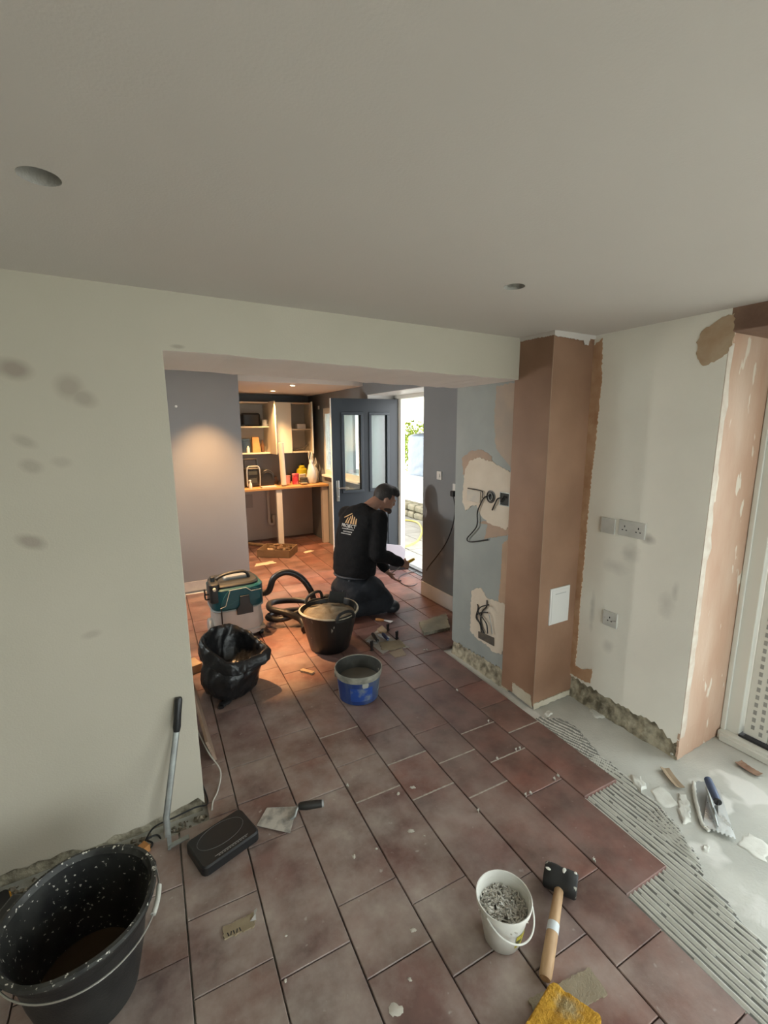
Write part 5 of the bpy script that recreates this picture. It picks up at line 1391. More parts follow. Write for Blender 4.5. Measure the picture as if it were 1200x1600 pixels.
# worktop and post
b = MB(); b.bx(1.022,XD-.002,6.055,6.78,.838,.868); o = b.build('worktop', mat('oak_worktop',(.50,.29,.12),.45,col2=(.42,.23,.09),scale=7,stretch=(1,10,10)), bevel=.003); tag(o,'long pale oak worktop across the kitchen recess','worktop')
b = MB(); b.bx(1.690,1.768,6.09,6.14,0,.838); tag(b.build('worktop_post', m_white_gloss, bevel=.002),'white post propping up the oak worktop','post')
b = MB(); b.bx(2.36,XD-.003,6.10,6.17,0,.838); tag(b.build('worktop_batten', MATS['pale_board'], bevel=.002),'white upright batten under the right end of the worktop','post')
# waste pipe under the worktop
t = thing('waste_pipe','grey plastic waste pipe and trap on the wall under the worktop','pipe',(WY(420,800,6.74).x,6.74,0))
m_pipe = mat('grey_pipe',(.66,.63,.60),.5)
b = MB(); b.tube([(0,0,.74),(0,0,.30)],.022,14); b.tube(spline([(0,0,.30),(.005,-.01,.245),(.04,-.015,.225),(.07,-.01,.25),(.075,0,.32)],6),.022,14); b.build('pipe', m_pipe, t)
b = MB(); b.cyl((.075,0,.30),(.075,0,.37),.028,seg=14); b.cyl((0,0,.28),(0,0,.31),.028,seg=14); b.build('pipe_collar', m_pipe, t)
b = MB(); b.bx(1.36,1.52,6.772,6.784,.50,.70); tag(b.build('pattress_panel', mat('pinkish_panel',(.42,.38,.36),.7), bevel=.002),'square panel on the wall under the worktop','panel')
# cardboard tray with packets
t = thing('cardboard_tray','open cardboard tray of oddments on the kitchen floor by the post','box',(1.60,5.84,0),-.62)
b = MB(); w,l,h = .44,.34,.10
for (x0,x1,y0,y1) in ((-w/2,w/2,-l/2,-l/2+.006),(-w/2,w/2,l/2-.006,l/2),(-w/2,-w/2+.006,-l/2,l/2),(w/2-.006,w/2,-l/2,l/2)): b.bx(x0,x1,y0,y1,0,h)
b.bx(-w/2,w/2,-l/2,l/2,0,.005); b.build('tray', mat('tray_card',(.30,.21,.125),.85,col2=(.25,.17,.10),scale=9), t)
b = MB(); r4=random.Random(2)
for i in range(16):
    c_=(r4.uniform(-.17,.17),r4.uniform(-.12,.12),.07+r4.uniform(0,.03)); b.box(c_,(.10,.035,.025),Euler((r4.uniform(-.4,.4),r4.uniform(-.3,.3),r4.uniform(0,3))).to_matrix())
o = b.build('packets', mat('tray_packets',(.13,.06,.03),.5,col2=(.40,.30,.2),scale=14), t, smooth=False); o['kind']='stuff'
b = MB(); b.box((1.43,6.48,.02),(.36,.05,.02),rotz(-.9)); tag(b.build('timber_batten', m_woodtan),'thin batten on the floor behind the cardboard tray','batten')

# things on the worktop
def on_top(px, py, Y, z=.868):
    p = WY(px,py,Y); return p.x
WT = .868
def lathe_thing(name,label,cat,loc,prof,material,part='body'):
    b = MB(); b.lathe(prof,24); return tag(b.build(name,material,None,loc),label,cat)
t = thing('site_radio','black site radio with a chrome-look roll cage on the worktop','radio',(1.42,6.34,WT),.1)
b = MB(); b.rbox((0,0,.135),(.21,.16,.25),.03,ez=.015); b.build('radio_body', m_blackdust, t)
m_chrome = mat('silver_plastic',(.55,.56,.54),.3,.6)
b = MB()
for s in (-1,1): b.tube(spline([(s*.085,-.095,.02),(s*.09,-.10,.12),(s*.085,-.10,.25),(s*.06,-.095,.285)],5),.010,8)
b.tube([(-.06,-.095,.285),(.06,-.095,.285)],.010,8); b.build('roll_cage', m_chrome, t)
b = MB(); b.bx(-.06,.06,-.088,-.080,.17,.22); b.bx(-.05,.05,-.088,-.080,.06,.12); b.build('display', mat('radio_display',(.06,.065,.06),.3), t)
b = MB(); b.tube(spline([(-.085,0,.26),(-.085,0,.36),(-.07,0,.375),(.07,0,.375),(.085,0,.36),(.085,0,.26)],4),.012,8); b.build('carry_handle', m_blackc, t)
t = thing('tool_case','black domed tool case beside the site radio','case',(1.645,6.43,WT),.0)
b = MB(); P=[(-.095,.0),(.095,0),(.100,.10),(.085,.17),(.05,.21),(0,.225),(-.05,.21),(-.085,.17),(-.100,.10)]; b.poly([Vector((x_,-.09,z_)) for x_,z_ in P],(0,.18,0)); b.build('case_shell', m_blackc, t, bevel=.008)
b = MB(); b.tube(spline([(-.075,-.094,.10),(-.06,-.096,.16),(0,-.097,.19),(.06,-.096,.16),(.075,-.094,.10)],4),.006,8); b.build('strap', m_blackdust, t)
# tall white cardboard tube leaning on the cupboard
p0_ = Vector((1.795,6.16,WT+.004)); p1_ = Vector((1.785,6.36,WT+.68)); p1_ = WY(438.5,692,6.14); p0_=WY(443.5,756,6.14); p0_.z=WT+.02
t = thing('paper_roll','tall white paper roll standing on the worktop before the cupboard door','roll',tuple(p0_))
d_=(p1_-p0_); b=MB(); b.tube([Vector((0,0,0)),d_],.037,24); b.build('roll',mat('cream_roll',(.66,.58,.50),.7),t)
b=MB(); b.tube([d_*1.0,d_*1.003],.024,18); b.build('roll_core',m_card,t)
lathe_thing('red_tub','red plastic tub on the worktop right of the white roll','tub',(2.035,6.30,WT),[(0,0),(.044,0),(.048,.004),(.046,.125),(.050,.127),(.050,.150),(.046,.154),(0,.154)],mat('red_plastic',(.42,.03,.05),.4,col2=(.55,.20,.22),scale=14,contrast=(.5,.6)))
lathe_thing('pink_tub','small pink tub tucked behind the red one','tub',(1.965,6.44,WT),[(0,0),(.035,0),(.038,.10),(.04,.102),(.04,.115),(0,.117)],mat('pink_plastic',(.55,.25,.25),.45))
t = thing('yellow_jug','yellow plastic jerry can at the back of the worktop','jug',(2.235,6.60,WT),.2)
b=MB(); b.rbox((0,0,.10),(.15,.11,.20),.035,ez=.02); b.rbox((0,0,.215),(.09,.08,.05),.03,ez=.015); b.build('can_body',mat('yellow_plastic',(.50,.42,.02),.4),t)
b=MB(); b.cyl((.02,0,.235),(.02,0,.27),.022,seg=16); b.build('cap',m_blackc,t)
def carrier(x,y,h,w,label,seed):
    t = thing('carrier_bag',label,'bag',(x,y,WT)); n=40; prof=[(0,.0),(.8,0),(1,.05),(1.02,.3),(.92,.55),(.62,.72),(.42,.80),(.30,.86),(.40,.93),(.25,1.0),(0,.98)]
    vs=[]
    for i,(r_,z) in enumerate(prof):
        for k in range(n):
            a=2*PI*k/n; f=1+.35*mnoise.noise(Vector((math.cos(a)*2.5,math.sin(a)*2.5,z*4+seed)))+.14*mnoise.noise(Vector((math.cos(a)*7,math.sin(a)*7,z*8+seed)))
            vs.append((w*r_*f*math.cos(a),w*r_*f*math.sin(a)*.8,h*z*.72*(1+.1*mnoise.noise(Vector((math.cos(a)*3,math.sin(a)*3,seed))))))
    fs=[(i*n+k,i*n+(k+1)%n,(i+1)*n+(k+1)%n,(i+1)*n+k) for i in range(len(prof)-1) for k in range(n)]
    m_b=mat('white_polythene',(.62,.64,.64),.3,bump=.3,bscale=25)
    b=MB(); b.add(vs,fs); b.build('bag_body',m_b,t,angle=180)
    b=MB()
    for s in (-1,1): b.tube(spline([(s*w*.25,0,h*.66),(s*w*.5,0,h*.85),(s*w*.35,.01,h*1.0),(s*w*.15,.0,h*.86),(s*w*.05,0,h*.66)],4),.010,6,flat=.3)
    b.build('bag_handles',m_b,t)
carrier(2.265,6.27,.46,.066,'white knotted carrier bag on the worktop beside the dark pot',1)
carrier(2.378,6.42,.36,.056,'shorter white carrier bag against the window side of the worktop',5)
lathe_thing('dark_pot','dark grey pot between the red tub and the carrier bags','pot',(2.135,6.24,WT),[(0,0),(.050,0),(.056,.004),(.052,.075),(.058,.078),(.058,.092),(.052,.095),(.048,.09),(.046,.01),(0,.01)],mat('charcoal_plastic',(.05,.05,.045),.5))
b=MB(); b.box((2.19,6.46,WT+.08),(.09,.02,.09),rot(.3,'X')); tag(b.build('white_card', m_paper),'white card leaning behind the dark pot','card')
b=MB(); b.rbox((1.60,6.14,WT+.008),(.20,.10,.016),.008,ez=.003); tag(b.build('flat_packet', mat('grey_packet',(.45,.43,.42),.6)),'flat grey packet on the front of the worktop','packet')
t=thing('spray_bottle','small white spray bottle in front of the site radio','bottle',(1.355,6.12,WT)); b=MB(); b.lathe([(0,0),(.020,0),(.023,.004),(.022,.06),(.010,.085),(.009,.10),(0,.10)],16); b.build('bottle',m_white_gloss,t); b=MB(); b.box((-.006,-.006,.108),(.03,.014,.018)); b.build('trigger_head',m_white_gloss,t,bevel=.003)
lathe_thing('brown_jar','small brown jar behind the paper roll','jar',(1.80,6.52,WT),[(0,0),(.032,0),(.035,.004),(.035,.07),(.026,.085),(.028,.088),(.028,.105),(0,.107)],mat('brown_glass',(.10,.05,.03),.3))
b=MB(); b.lathe([(0,0),(.03,0),(.055,.03),(.052,.03),(.03,.006),(0,.006)],20); tag(b.build('cardboard_dish', m_card, None,(2.10,6.13,WT)),'shallow tan dish at the worktop edge','dish')
# things in the cupboards
Z1=1.305+.365+.019; Z0=1.305+.019
b=MB(); b.rbox((0,0,.09),(.26,.18,.18),.04,ez=.02); tag(b.build('black_bag', m_blackc, None,(1.52,6.64,Z1)),'black tool bag on the upper shelf of the left cupboard','bag')
t=thing('mug','pale grey mug beside the black tool bag','mug',(1.69,6.51,Z1)); b=MB(); b.lathe([(0,0),(.034,0),(.037,.003),(.038,.088),(.035,.09),(.034,.006),(0,.006)],20); b.build('cup',mat('grey_glaze',(.38,.40,.40),.3),t); b=MB(); b.tube(spline([(.036,0,.075),(.062,0,.07),(.064,0,.03),(.036,0,.018)],4),.006,8); b.build('handle',MATS['grey_glaze'],t)
b=MB(); b.rbox((0,0,.012),(.16,.12,.024),.01,ez=.004); tag(b.build('dark_packet', m_blackdust, None,(1.345,6.60,Z1)),'dark flat packet at the left of the upper shelf','packet')
lathe_thing('blue_tin','round dark blue tin on the lower shelf of the left cupboard','tin',(1.405,6.60,Z0),[(0,0),(.085,0),(.088,.004),(.088,.16),(.092,.162),(.092,.185),(.085,.19),(0,.192)],mat('navy_tin',(.02,.045,.10),.4,col2=(.05,.09,.14),scale=10))
lathe_thing('white_bottle','small white bottle in front of the blue tin','bottle',(1.437,6.50,Z0),[(0,0),(.020,0),(.021,.003),(.021,.065),(.012,.078),(.012,.095),(0,.096)],m_white_gloss)
t=thing('tan_bag','folded tan paper bag standing on the lower shelf','bag',(1.56,6.58,Z0),.15); b=MB(); b.box((0,0,.10),(.12,.09,.20),taper=(.8,.4)); b.build('bag',mat('kraft_paper',(.42,.25,.10),.8,col2=(.36,.20,.08),scale=12),t,bevel=.006); b=MB(); b.box((0,0,.205),(.09,.03,.02)); b.build('folded_top',MATS['kraft_paper'],t)
lathe_thing('brown_bottle','dark brown bottle at the right of the lower shelf','bottle',(1.665,6.60,Z0),[(0,0),(.025,0),(.027,.003),(.027,.10),(.012,.135),(.012,.17),(0,.172)],mat('brown_bottle_glass',(.12,.06,.03),.3))
Z2=1.305+.325+.019
b=MB(); b.rbox((0,0,.035),(.13,.09,.07),.006,ez=.003); tag(b.build('white_box', m_paper, None,(2.225,6.55,Z2)),'small white box on the shelf of the right cupboard','box')
b=MB(); b.tube(spline([(-.12,0,.015),(-.04,-.02,.03),(.04,0,.025),(.10,.02,.05),(.14,0,.10)],5),.016,8,flat=.6); tag(b.build('grey_rag', mat('grey_cloth',(.14,.13,.12),.9), None,(2.20,6.58,Z0)),'crumpled dark grey rag at the bottom of the right cupboard','cloth')
# curtain hook bits on the kitchen window wall
b=MB(); b.box((0,0,0),(.02,.02,.05)); p=WX(499,637,XD); tag(b.build('wall_bracket', m_white_gloss, None,(XD-.012,p.y,p.z)),'tiny white bracket above the kitchen window','bracket')
# door chain of paper by doorway: white folded sheet leaning on frame
p=FZ(622,870); t=tag(MB().poly([Vector(q) for q in ((-.11,0,0),(.10,-.02,0),(.11,-.02,.19),(.06,-.01,.235),(-.11,0,.26))],(0,.004,0)).build('foam_sheet', mat('lilac_white',(.62,.60,.68),.7), None,(2.62,4.46,.06),-.35,smooth=False),'pale lilac sheet propped inside the doorway beyond the man','sheet')
t['label']='pale lilac sheet propped in the doorway just beyond the man'
b=MB(); b.bx(-.13,.13,-.03,.03,0,.058); tag(b.build('packing_block', m_blackc, None,(2.62,4.47,0),-.35,bevel=.003),'dark block holding up the lilac sheet in the doorway','block')

# ---- work lamp out of sight behind the pier (its beam throws the man's shadow on the dark wall)
t = thing('work_lamp','yellow site work lamp on a tripod behind the cream wall, out of view','lamp',(-.22,4.06,0))
b=MB()
for k in range(3):
    a=2*PI*k/3+.4; b.tube([(0,0,.75),(.32*math.cos(a),.32*math.sin(a),.012)],.011,8)
b.build('tripod_legs',m_blackc,t)
b=MB(); b.tube([(0,0,.6),(0,0,1.24)],.013,10); b.build('mast',m_blackc,t)
Rl=rotz(-.13); b=MB(); b.rbox((-.03,0,1.32),(.06,.20,.16),.012,rot=Rl,ez=.006); b.build('lamp_housing',mat('lamp_yellow',(.6,.38,.02),.4),t)
b=MB(); b.box(Rl@Vector((.002,0,0))+Vector((0,0,1.32)),(.004,.16,.12),Rl); b.build('lamp_face',mat('work_lamp_lit',(1,.95,.85),.4,emit=(1,.90,.75),estr=20),t)
l=bpy.data.lights.new('work_lamp_beam','SPOT'); l.energy=45; l.color=(1,.95,.88); l.spot_size=math.radians(100); l.spot_blend=.7; l.shadow_soft_size=.05
o=bpy.data.objects.new('work_lamp_beam',l); COL.objects.link(o); o.parent=t; o.location=Rl@Vector((.03,0,1.32)); o.rotation_euler=Vector((1,-.16,-.20)).to_track_quat('-Z','Y').to_euler()

# ================================================================== OUTSIDE
# unseen upper storey, gable and eaves, added to shade the narrow yard
b=MB(); b.bx(2.50,2.95,2.0,9.5,ZC+.25,5.6); b.bx(-1.75,2.95,9.3,9.5,-.1,5.6); struct(b.build('wall_outer',mat('outer_render',(.55,.52,.45),.9)))
b=MB(); b.bx(2.5,3.40,1.9,9.7,5.6,5.7); struct(b.build('roof',mat('roof_eaves',(.2,.2,.21),.8)))
m_ground = mat('yard_ground',(.34,.325,.285),.9,col2=(.28,.27,.23),scale=1.5)
b=MB(); b.bx(2.95,16,2.6,18,-.30,-.115); g=struct(b.build('ground', m_ground)); g['label']='pale paved yard outside'
m_terr=mat('pale_bounce_ground',(.60,.57,.50),.9,col2=(.54,.51,.45),scale=2)  # unseen ground made pale to bounce daylight onto the ceiling
b=MB(); b.bx(-8,2.95,-9,-2.1,-.30,-.115); g2=struct(b.build('ground_rear', m_terr))
b=MB(); b.bx(2.95,16,-9,2.6,-.30,-.115); g3=struct(b.build('ground_terrace', m_terr))
b=MB(); b.bx(-12,-1.75,-2.1,18,-.30,-.115); g4=struct(b.build('ground_side', m_terr))
r5=random.Random(3); m_slab=mat('yard_slab',(.38,.36,.31),.9,col2=(.31,.295,.255),scale=4,bump=.2)
for i in range(4):
    for j in range(7):
        x_=2.98+.45*i; y_=4.1+.45*j
        b=MB(); b.bx(-.219,.219,-.219,.219,-.03,0); o=b.build('paving_slab',m_slab,g,(x_+.22,y_+.22,-.100+r5.uniform(-.004,.004)),0,bevel=.004,bseg=1)
# unseen roof, side wall and posts, added to shade planter and shrub
t=thing('shade_roof','flat roof on posts above the view, added to shade the planter','roof',(5.25,7.6,-.1)); b=MB(); b.bx(-1.15,3.1,-2.4,3.3,2.75,2.85); b.bx(-.3,3.0,-2.4,-2.3,0,2.75); b.build('roof_sheet',mat('felt_roof',(.10,.10,.10),.9),t)
for x_,y_ in ((-1.0,3.1),(3.0,-2.2),(3.0,3.1)): b=MB(); b.bx(x_-.04,x_+.04,y_-.04,y_+.04,0,2.75); b.build('post',m_woodtan,t)
# raised bed wall of rough stones
XB=4.85
wb=thing('garden_wall','low rough stone garden wall beyond the doorway','wall',(XB,7.5,-.115))
m_st=mat('garden_stone',(.34,.30,.21),.9,col2=(.22,.21,.14),scale=6,bump=.6,bscale=20)
for row in range(2):
    y_=-1.6
    while y_<1.9:
        w_=r5.uniform(.20,.36); b=MB(); b.rbox((0,0,.0),(.20,w_-.02,.13),.035,ez=.03); b.build('stone',m_st,wb,(.0+r5.uniform(-.02,.02),y_+w_/2,.065+.14*row),r5.uniform(-.06,.06)); y_+=w_
b=MB(); b.bx(XB+.08,7.5,5.6,9.6,-.115,.16); struct(b.build('raised_bed',mat('soil',(.20,.17,.12),.95,col2=(.26,.24,.15),scale=6)))
# white panelled planter with plastic-wrapped bundle on it
t=thing('white_planter','white panelled box planter on the garden wall','planter',(XB+.45,7.55,.16))
b=MB(); b.bx(-.3,.3,-.75,.75,0,.50); b.build('box',m_white_gloss,t,bevel=.006)
for y_ in (-.5,0,.5): b=MB(); b.bx(-.315,-.30,y_-.19,y_+.19,.08,.42); b.build('panel',m_white_pvc,t,bevel=.006)
b=MB(); b.bx(-.33,.33,-.78,.78,.50,.53); b.build('coping',m_white_gloss,t,bevel=.005)
t=thing('wrapped_bundle','tall bundle wrapped in pale blue plastic standing on the white planter','bundle',(XB+.45,7.55,.69))
n=60; vs=[]; rows_=24
for i in range(rows_+1):
    z=.86*i/rows_
    for k in range(n):
        a=2*PI*k/n; c_,s_=math.cos(a),math.sin(a); k_=(abs(c_)**6+abs(s_)**6)**(-1/6)
        f=1+.05*mnoise.noise(Vector((c_*3,s_*3,z*9+z*s_*8)))+.03*mnoise.noise(Vector((c_*9,s_*9,z*22)))
        sh=1 if z<.78 else 1-.5*((z-.78)/.08)**2
        vs.append((.24*c_*k_*f*sh,.66*s_*k_*f*sh,z))
fs=[(i*n+k,i*n+(k+1)%n,(i+1)*n+(k+1)%n,(i+1)*n+k) for i in range(rows_) for k in range(n)]+[tuple(rows_*n+k for k in range(n))]
b=MB(); b.add(vs,fs); b.build('plastic_wrap',mat('pale_blue_wrap',(.17,.215,.26),.35,bump=.6,bscale=12),t,angle=180)
# shrub
t=thing('garden_shrub','bright yellow-green shrub behind the wrapped bundle','shrub',(6.6,9.3,.16))
b=MB(); r6=random.Random(9)
for i in range(5200):
    u_,v_,w_=r6.gauss(0,1),r6.gauss(0,1),r6.gauss(0,1); q=Vector((u_,v_,w_)).normalized()*(.55+.5*r6.random())
    c_=Vector((q.x*.95,q.y*1.35,1.0+q.z*.72)); c_+=Vector((mnoise.noise(c_*2)*.2,mnoise.noise(c_*2+Vector((5,0,0)))*.2,mnoise.noise(c_*2+Vector((0,7,0)))*.2))
    R=Euler((r6.uniform(0,6),r6.uniform(0,6),r6.uniform(0,6))).to_matrix(); s_=r6.uniform(.04,.085)
    b.add([c_+R@Vector(p)*s_ for p in ((-.5,0,0),(0,-.35,.08),(.6,0,0),(0,.35,.08))],[(0,1,2,3)],0 if i%3 else 1)
o=b.build('foliage',[mat('lime_leaf',(.40,.50,.06),.6),mat('green_leaf',(.22,.32,.04),.6)],t,smooth=False,fix=False); o['kind']='stuff'
b=MB()
for k in range(6): a=k*1.05; b.tube(spline([(0,0,0),(.1*math.cos(a),.1*math.sin(a),.4),(.4*math.cos(a),.5*math.sin(a),1.1)],5),[.03-.0018*i for i in range(11)],6)
b.build('stems',m_woodtan,t)
# neighbouring house
t=thing('neighbour_house','cream rendered house wall seen above the shrub','building',(10.5,14,-.115))
b=MB(); b.bx(0,.3,-7,5,0,6.0); b.build('house_wall',m_render,t)
b=MB(); b.cyl((-.06,-7,3.05),(-.06,5,3.05),.05,seg=10); b.build('gutter_pipe',mat('grey_gutter',(.25,.26,.26),.5),t)
# yellow hose and yard odds and ends
pts=[(3.35,5.55,-.085),(3.75,5.75,-.085),(4.25,6.35,-.085),(4.55,6.95,-.08),(4.45,7.25,-.08),(4.15,7.2,-.085)]
tag(MB().tube(spline(pts,8),.016,8).build('garden_hose',mat('yellow_hose',(.60,.50,.12),.5)),'yellow garden hose curving over the paving outside','hose')

# ================================================================== KNEELING MAN
def blobmesh(name, mb, material, parent, voxel=.009, smooth=8, loc=(0,0,0)):
    o = mb.build(name, material, None)
    r = o.modifiers.new('r','REMESH'); r.mode='VOXEL'; r.voxel_size=voxel; r.use_smooth_shade=True
    s = o.modifiers.new('s','SMOOTH'); s.factor=.5; s.iterations=smooth
    bake(o); o.data.materials.clear(); o.data.materials.append(material)
    for v in o.data.vertices: v.co -= Vector(loc)
    o.parent = parent; o.location=(0,0,0)
    o.data.polygons.foreach_set('use_smooth',[True]*len(o.data.polygons))
    return o
MO = Vector((1.70,3.56,0))
man = thing('person','person kneeling with back turned in black sweatshirt and dark work trousers, working at the doorway','person',tuple(MO))
f_ = Vector((.93,.37,0)); r_ = Vector((.37,-.93,0)); up = Vector((0,0,1))
def Mx(x, y, z): return Matrix((x,y,z)).transposed()
def lean(a):
    """frame leaning forward by a: columns right, forward, up"""
    ff = f_*math.cos(a)-up*math.sin(a); uu = up*math.cos(a)+f_*math.sin(a)
    return Mx(r_, ff, uu)
pel = Vector((1.665,3.575,.30)); waist = Vector((1.675,3.575,.48)); chest = Vector((1.715,3.58,.72)); uppr = Vector((1.755,3.585,.875)); nb = Vector((1.82,3.595,.96))
shR = uppr + r_*.180+Vector((.015,0,0)); shL = uppr - r_*.180+Vector((.0,0,0))
elR = WY(590,866,3.33); wrR = WY(629,880,3.40); elL = Vector((1.92,3.74,.50)); wrL = WY(606,893,3.62)
hipR = pel + r_*.095; hipL = pel - r_*.095
knR = Vector((1.90,3.40,.088)); knL = Vector((1.95,3.74,.088)); anR = Vector((1.545,3.42,.075)); anL = Vector((1.53,3.72,.075))
hc = WY(601,778,3.60); hx = Vector((.985,-.17,0)).normalized()           # head centre, facing
def headframe(tilt):
    ff = hx*math.cos(tilt)-up*math.sin(tilt); uu = up*math.cos(tilt)+hx*math.sin(tilt); rr = ff.cross(uu)
    return Mx(rr, ff, uu)
HF = headframe(.42)
m_skin = mat('skin',(.36,.20,.14),.55,sss=.1,col2=(.32,.165,.115),scale=14)
m_swt = mat('black_sweatshirt',(.0065,.0065,.0075),.9,bump=.3,bscale=60,spec=.25)
m_trs = mat('dark_work_trousers',(.007,.008,.011),.9,col2=(.013,.016,.022),scale=7,bump=.3,bscale=40,specks=((.30,.33,.36),11,.70))
m_hair = mat('dark_hair',(.022,.018,.016),.6,bump=.5,bscale=90)

# body (one continuous figure)
b = MB()
b.ell(hc, (.076,.094,.112), HF, 24, 16)
b.ell(hc+HF@Vector((0,.035,-.055)), (.060,.066,.068), HF, 20, 12)           # jaw
b.ell(hc+HF@Vector((0,.092,-.100)), (.026,.022,.020), HF, 12, 8)             # chin
b.ell(hc+HF@Vector((0,.100,-.022)), (.013,.022,.026), HF, 12, 8)             # nose
b.ell(hc+HF@Vector((0,.090,.012)), (.050,.020,.014), HF, 12, 8)              # brow
b.ell(hc+HF@Vector((0,.093,-.066)), (.024,.012,.010), HF, 10, 6)             # lips
for s in (-1,1):
    b.ell(hc+HF@Vector((s*.078,-.005,-.015)), (.012,.022,.034), HF@rot(.2*s,'Z'), 12, 8)   # ears
b.tube([nb-Vector((.01,0,.03)), nb.lerp(hc,.5), hc+HF@Vector((0,-.02,-.04))],[.066,.060,.062],16)
b.ell(uppr,(.17,.09,.09),lean(.4)); b.ell(chest,(.155,.10,.16),lean(.25)); b.ell(waist,(.135,.10,.14),lean(.1)); b.ell(pel,(.15,.12,.12),lean(0))
for (s0,e0,w0) in ((shR,elR,wrR),(shL,elL,wrL)):
    b.tube([s0,s0.lerp(e0,.5),e0,e0.lerp(w0,.4),w0],[.050,.045,.038,.037,.028],12)
for (h0,k0,a0_) in ((hipR,knR,anR),(hipL,knL,anL)):
    b.tube([h0,h0.lerp(k0,.5),k0],[.075,.068,.052],12); b.tube([k0,k0.lerp(a0_,.4),a0_],[.050,.048,.034],12); b.ell(k0,(.05,.05,.05))
# right hand closed round the tool handle, left hand flat towards the floor
tip = WY(650,875,3.40)
hd = (wrR-elR).normalized()
def hand(b, w0, d, side, curl):
    side = (side - d*side.dot(d)).normalized(); nn = d.cross(side)
    pc = w0 + d*.045
    b.box(pc,(.052,.028,.075) if False else (.07,.055,.026),Mx(d,side,nn))
    b.ell(pc,(.046,.040,.018),Mx(d,side,nn),14,8)
    b.tube([w0-d*.02,w0,w0+d*.02],[.026,.024,.024],10)
    for i,(o2,L_) in enumerate(((.026,.066),(.009,.074),(-.009,.070),(-.025,.056))):
        p0=w0+d*.078+side*o2; p1=p0+(d*math.cos(curl*.5)-nn*math.sin(curl*.5))*L_*.45; p2=p1+(d*math.cos(curl*1.2)-nn*math.sin(curl*1.2))*L_*.33; p3=p2+(d*math.cos(curl*1.9)-nn*math.sin(curl*1.9))*L_*.28
        b.tube([p0-d*.012,p0,p1,p2,p3],[.0092,.0092,.0088,.0082,.0068],8)
    q0=w0+d*.022+side*.03; q1=q0+(d*.6+side*.6-nn*.3)*.035; q2=q1+(d*.8-nn*.6)*.028
    b.tube([q0-side*.012,q0,q1,q2],[.0115,.0115,.0105,.008],8)
    return pc, nn
pcR, nnR = hand(b, wrR, hd, Vector((0,.3,.95)), 1.15)
hdL = (wrL-elL).normalized()
pcL, nnL = hand(b, wrL, hdL, Vector((-.2,-.9,.2)), .5)
body = blobmesh('body', b, m_skin, man, .0058, 5, MO)
# eyes
b = MB()
for s in (-1,1): b.ell(hc+HF@Vector((s*.031,.083,-.004))-MO,(.011,.009,.008),HF,10,8)
b.build('eyes', mat('eye_white',(.6,.58,.55),.2,col2=(.05,.03,.02),scale=60), man)
# hair: short back and sides, longer swept front
b = MB()
b.ell(hc+HF@Vector((0,-.014,.030)), (.086,.101,.104), HF, 24, 14)
b.ell(hc+HF@Vector((0,-.055,-.012)), (.070,.052,.072), HF, 20, 10)
b.ell(hc+HF@Vector((0,.050,.085)), (.064,.064,.050), HF, 18, 10)
b.ell(hc+HF@Vector((0,.098,.072)), (.046,.026,.028), HF, 14, 8)
hair = blobmesh('hair', b, m_hair, man, .007, 4, MO)
# trim hair off the face
bm = bmesh.new(); bm.from_mesh(hair.data)
dele = []
for f in bm.faces:
    q = HF.transposed() @ (f.calc_center_median()+MO-hc)
    if (q.y > .030 and q.z < .050) or (q.z < -.075) or (abs(q.x) > .05 and q.y > -.03 and q.z < .0): dele.append(f)
bmesh.ops.delete(bm, geom=dele, context='FACES'); bm.to_mesh(hair.data); bm.free()
b = MB()
b.ell(hc+HF@Vector((0,.094,-.100)),(.031,.022,.024),HF,14,8); b.ell(hc+HF@Vector((.040,.055,-.088)),(.020,.045,.022),HF,12,8); b.ell(hc+HF@Vector((-.040,.055,-.088)),(.020,.045,.022),HF,12,8)
blobmesh('beard', b, mat('short_beard',(.05,.035,.028),.7), man, .006, 4, MO)

# sweatshirt
b = MB()
def torso(stations, seg=36):
    vs=[]; fs=[]; n=len(stations)
    for (c_,a_,d_,le) in stations:
        F=lean(le)
        for k in range(seg):
            t_=2*PI*k/seg; ct,st=math.cos(t_),math.sin(t_); e=2.5
            rr_=(abs(ct)**e+abs(st)**e)**(-1/e)
            vs.append(c_+F@Vector((a_*ct*rr_,d_*st*rr_,0)))
    for i in range(n-1):
        for k in range(seg): fs.append((i*seg+k,i*seg+(k+1)%seg,(i+1)*seg+(k+1)%seg,(i+1)*seg+k))
    fs.append(tuple(range(seg-1,-1,-1))); fs.append(tuple((n-1)*seg+k for k in range(seg)))
    b.add(vs,fs)
torso([(pel+Vector((.005,0,.05)),.180,.152,.0),(pel+Vector((.005,0,.10)),.196,.166,.05),(waist,.200,.168,.10),(waist.lerp(chest,.5),.206,.160,.18),(chest,.214,.150,.26),(chest.lerp(uppr,.6),.216,.138,.36),(uppr,.205,.118,.42),(uppr+lean(.45)@Vector((0,.0,.055)),.165,.092,.48),(uppr+lean(.45)@Vector((0,.012,.085)),.11,.075,.5)])
b.tube([nb+Vector((-.045,-.005,-.055)),nb+Vector((.0,0,-.005))],[.100,.070],20)
for (s0,e0,w0) in ((shR,elR,wrR),(shL,elL,wrL)):
    b.ell(s0,(.082,.082,.082)); b.tube([s0,s0.lerp(e0,.5),e0],[.082,.077,.068],16); b.ell(e0,(.069,.069,.069))
    b.tube([e0,e0.lerp(w0,.45),e0.lerp(w0,.90)],[.068,.058,.044],16)
b.ell(shR.lerp(elR,.3)+Vector((-.04,.03,-.02)),(.07,.07,.12))
swt = blobmesh('sweatshirt', b, m_swt, man, .011, 9, MO)
for v in swt.data.vertices:      # cloth folds
    p = v.co; n_ = .007*mnoise.noise(Vector((p.x*9,p.y*9,p.z*13)))+.004*mnoise.noise(Vector((p.x*22+p.z*10,p.y*22,p.z*26)))
    v.co = p + v.normal*n_
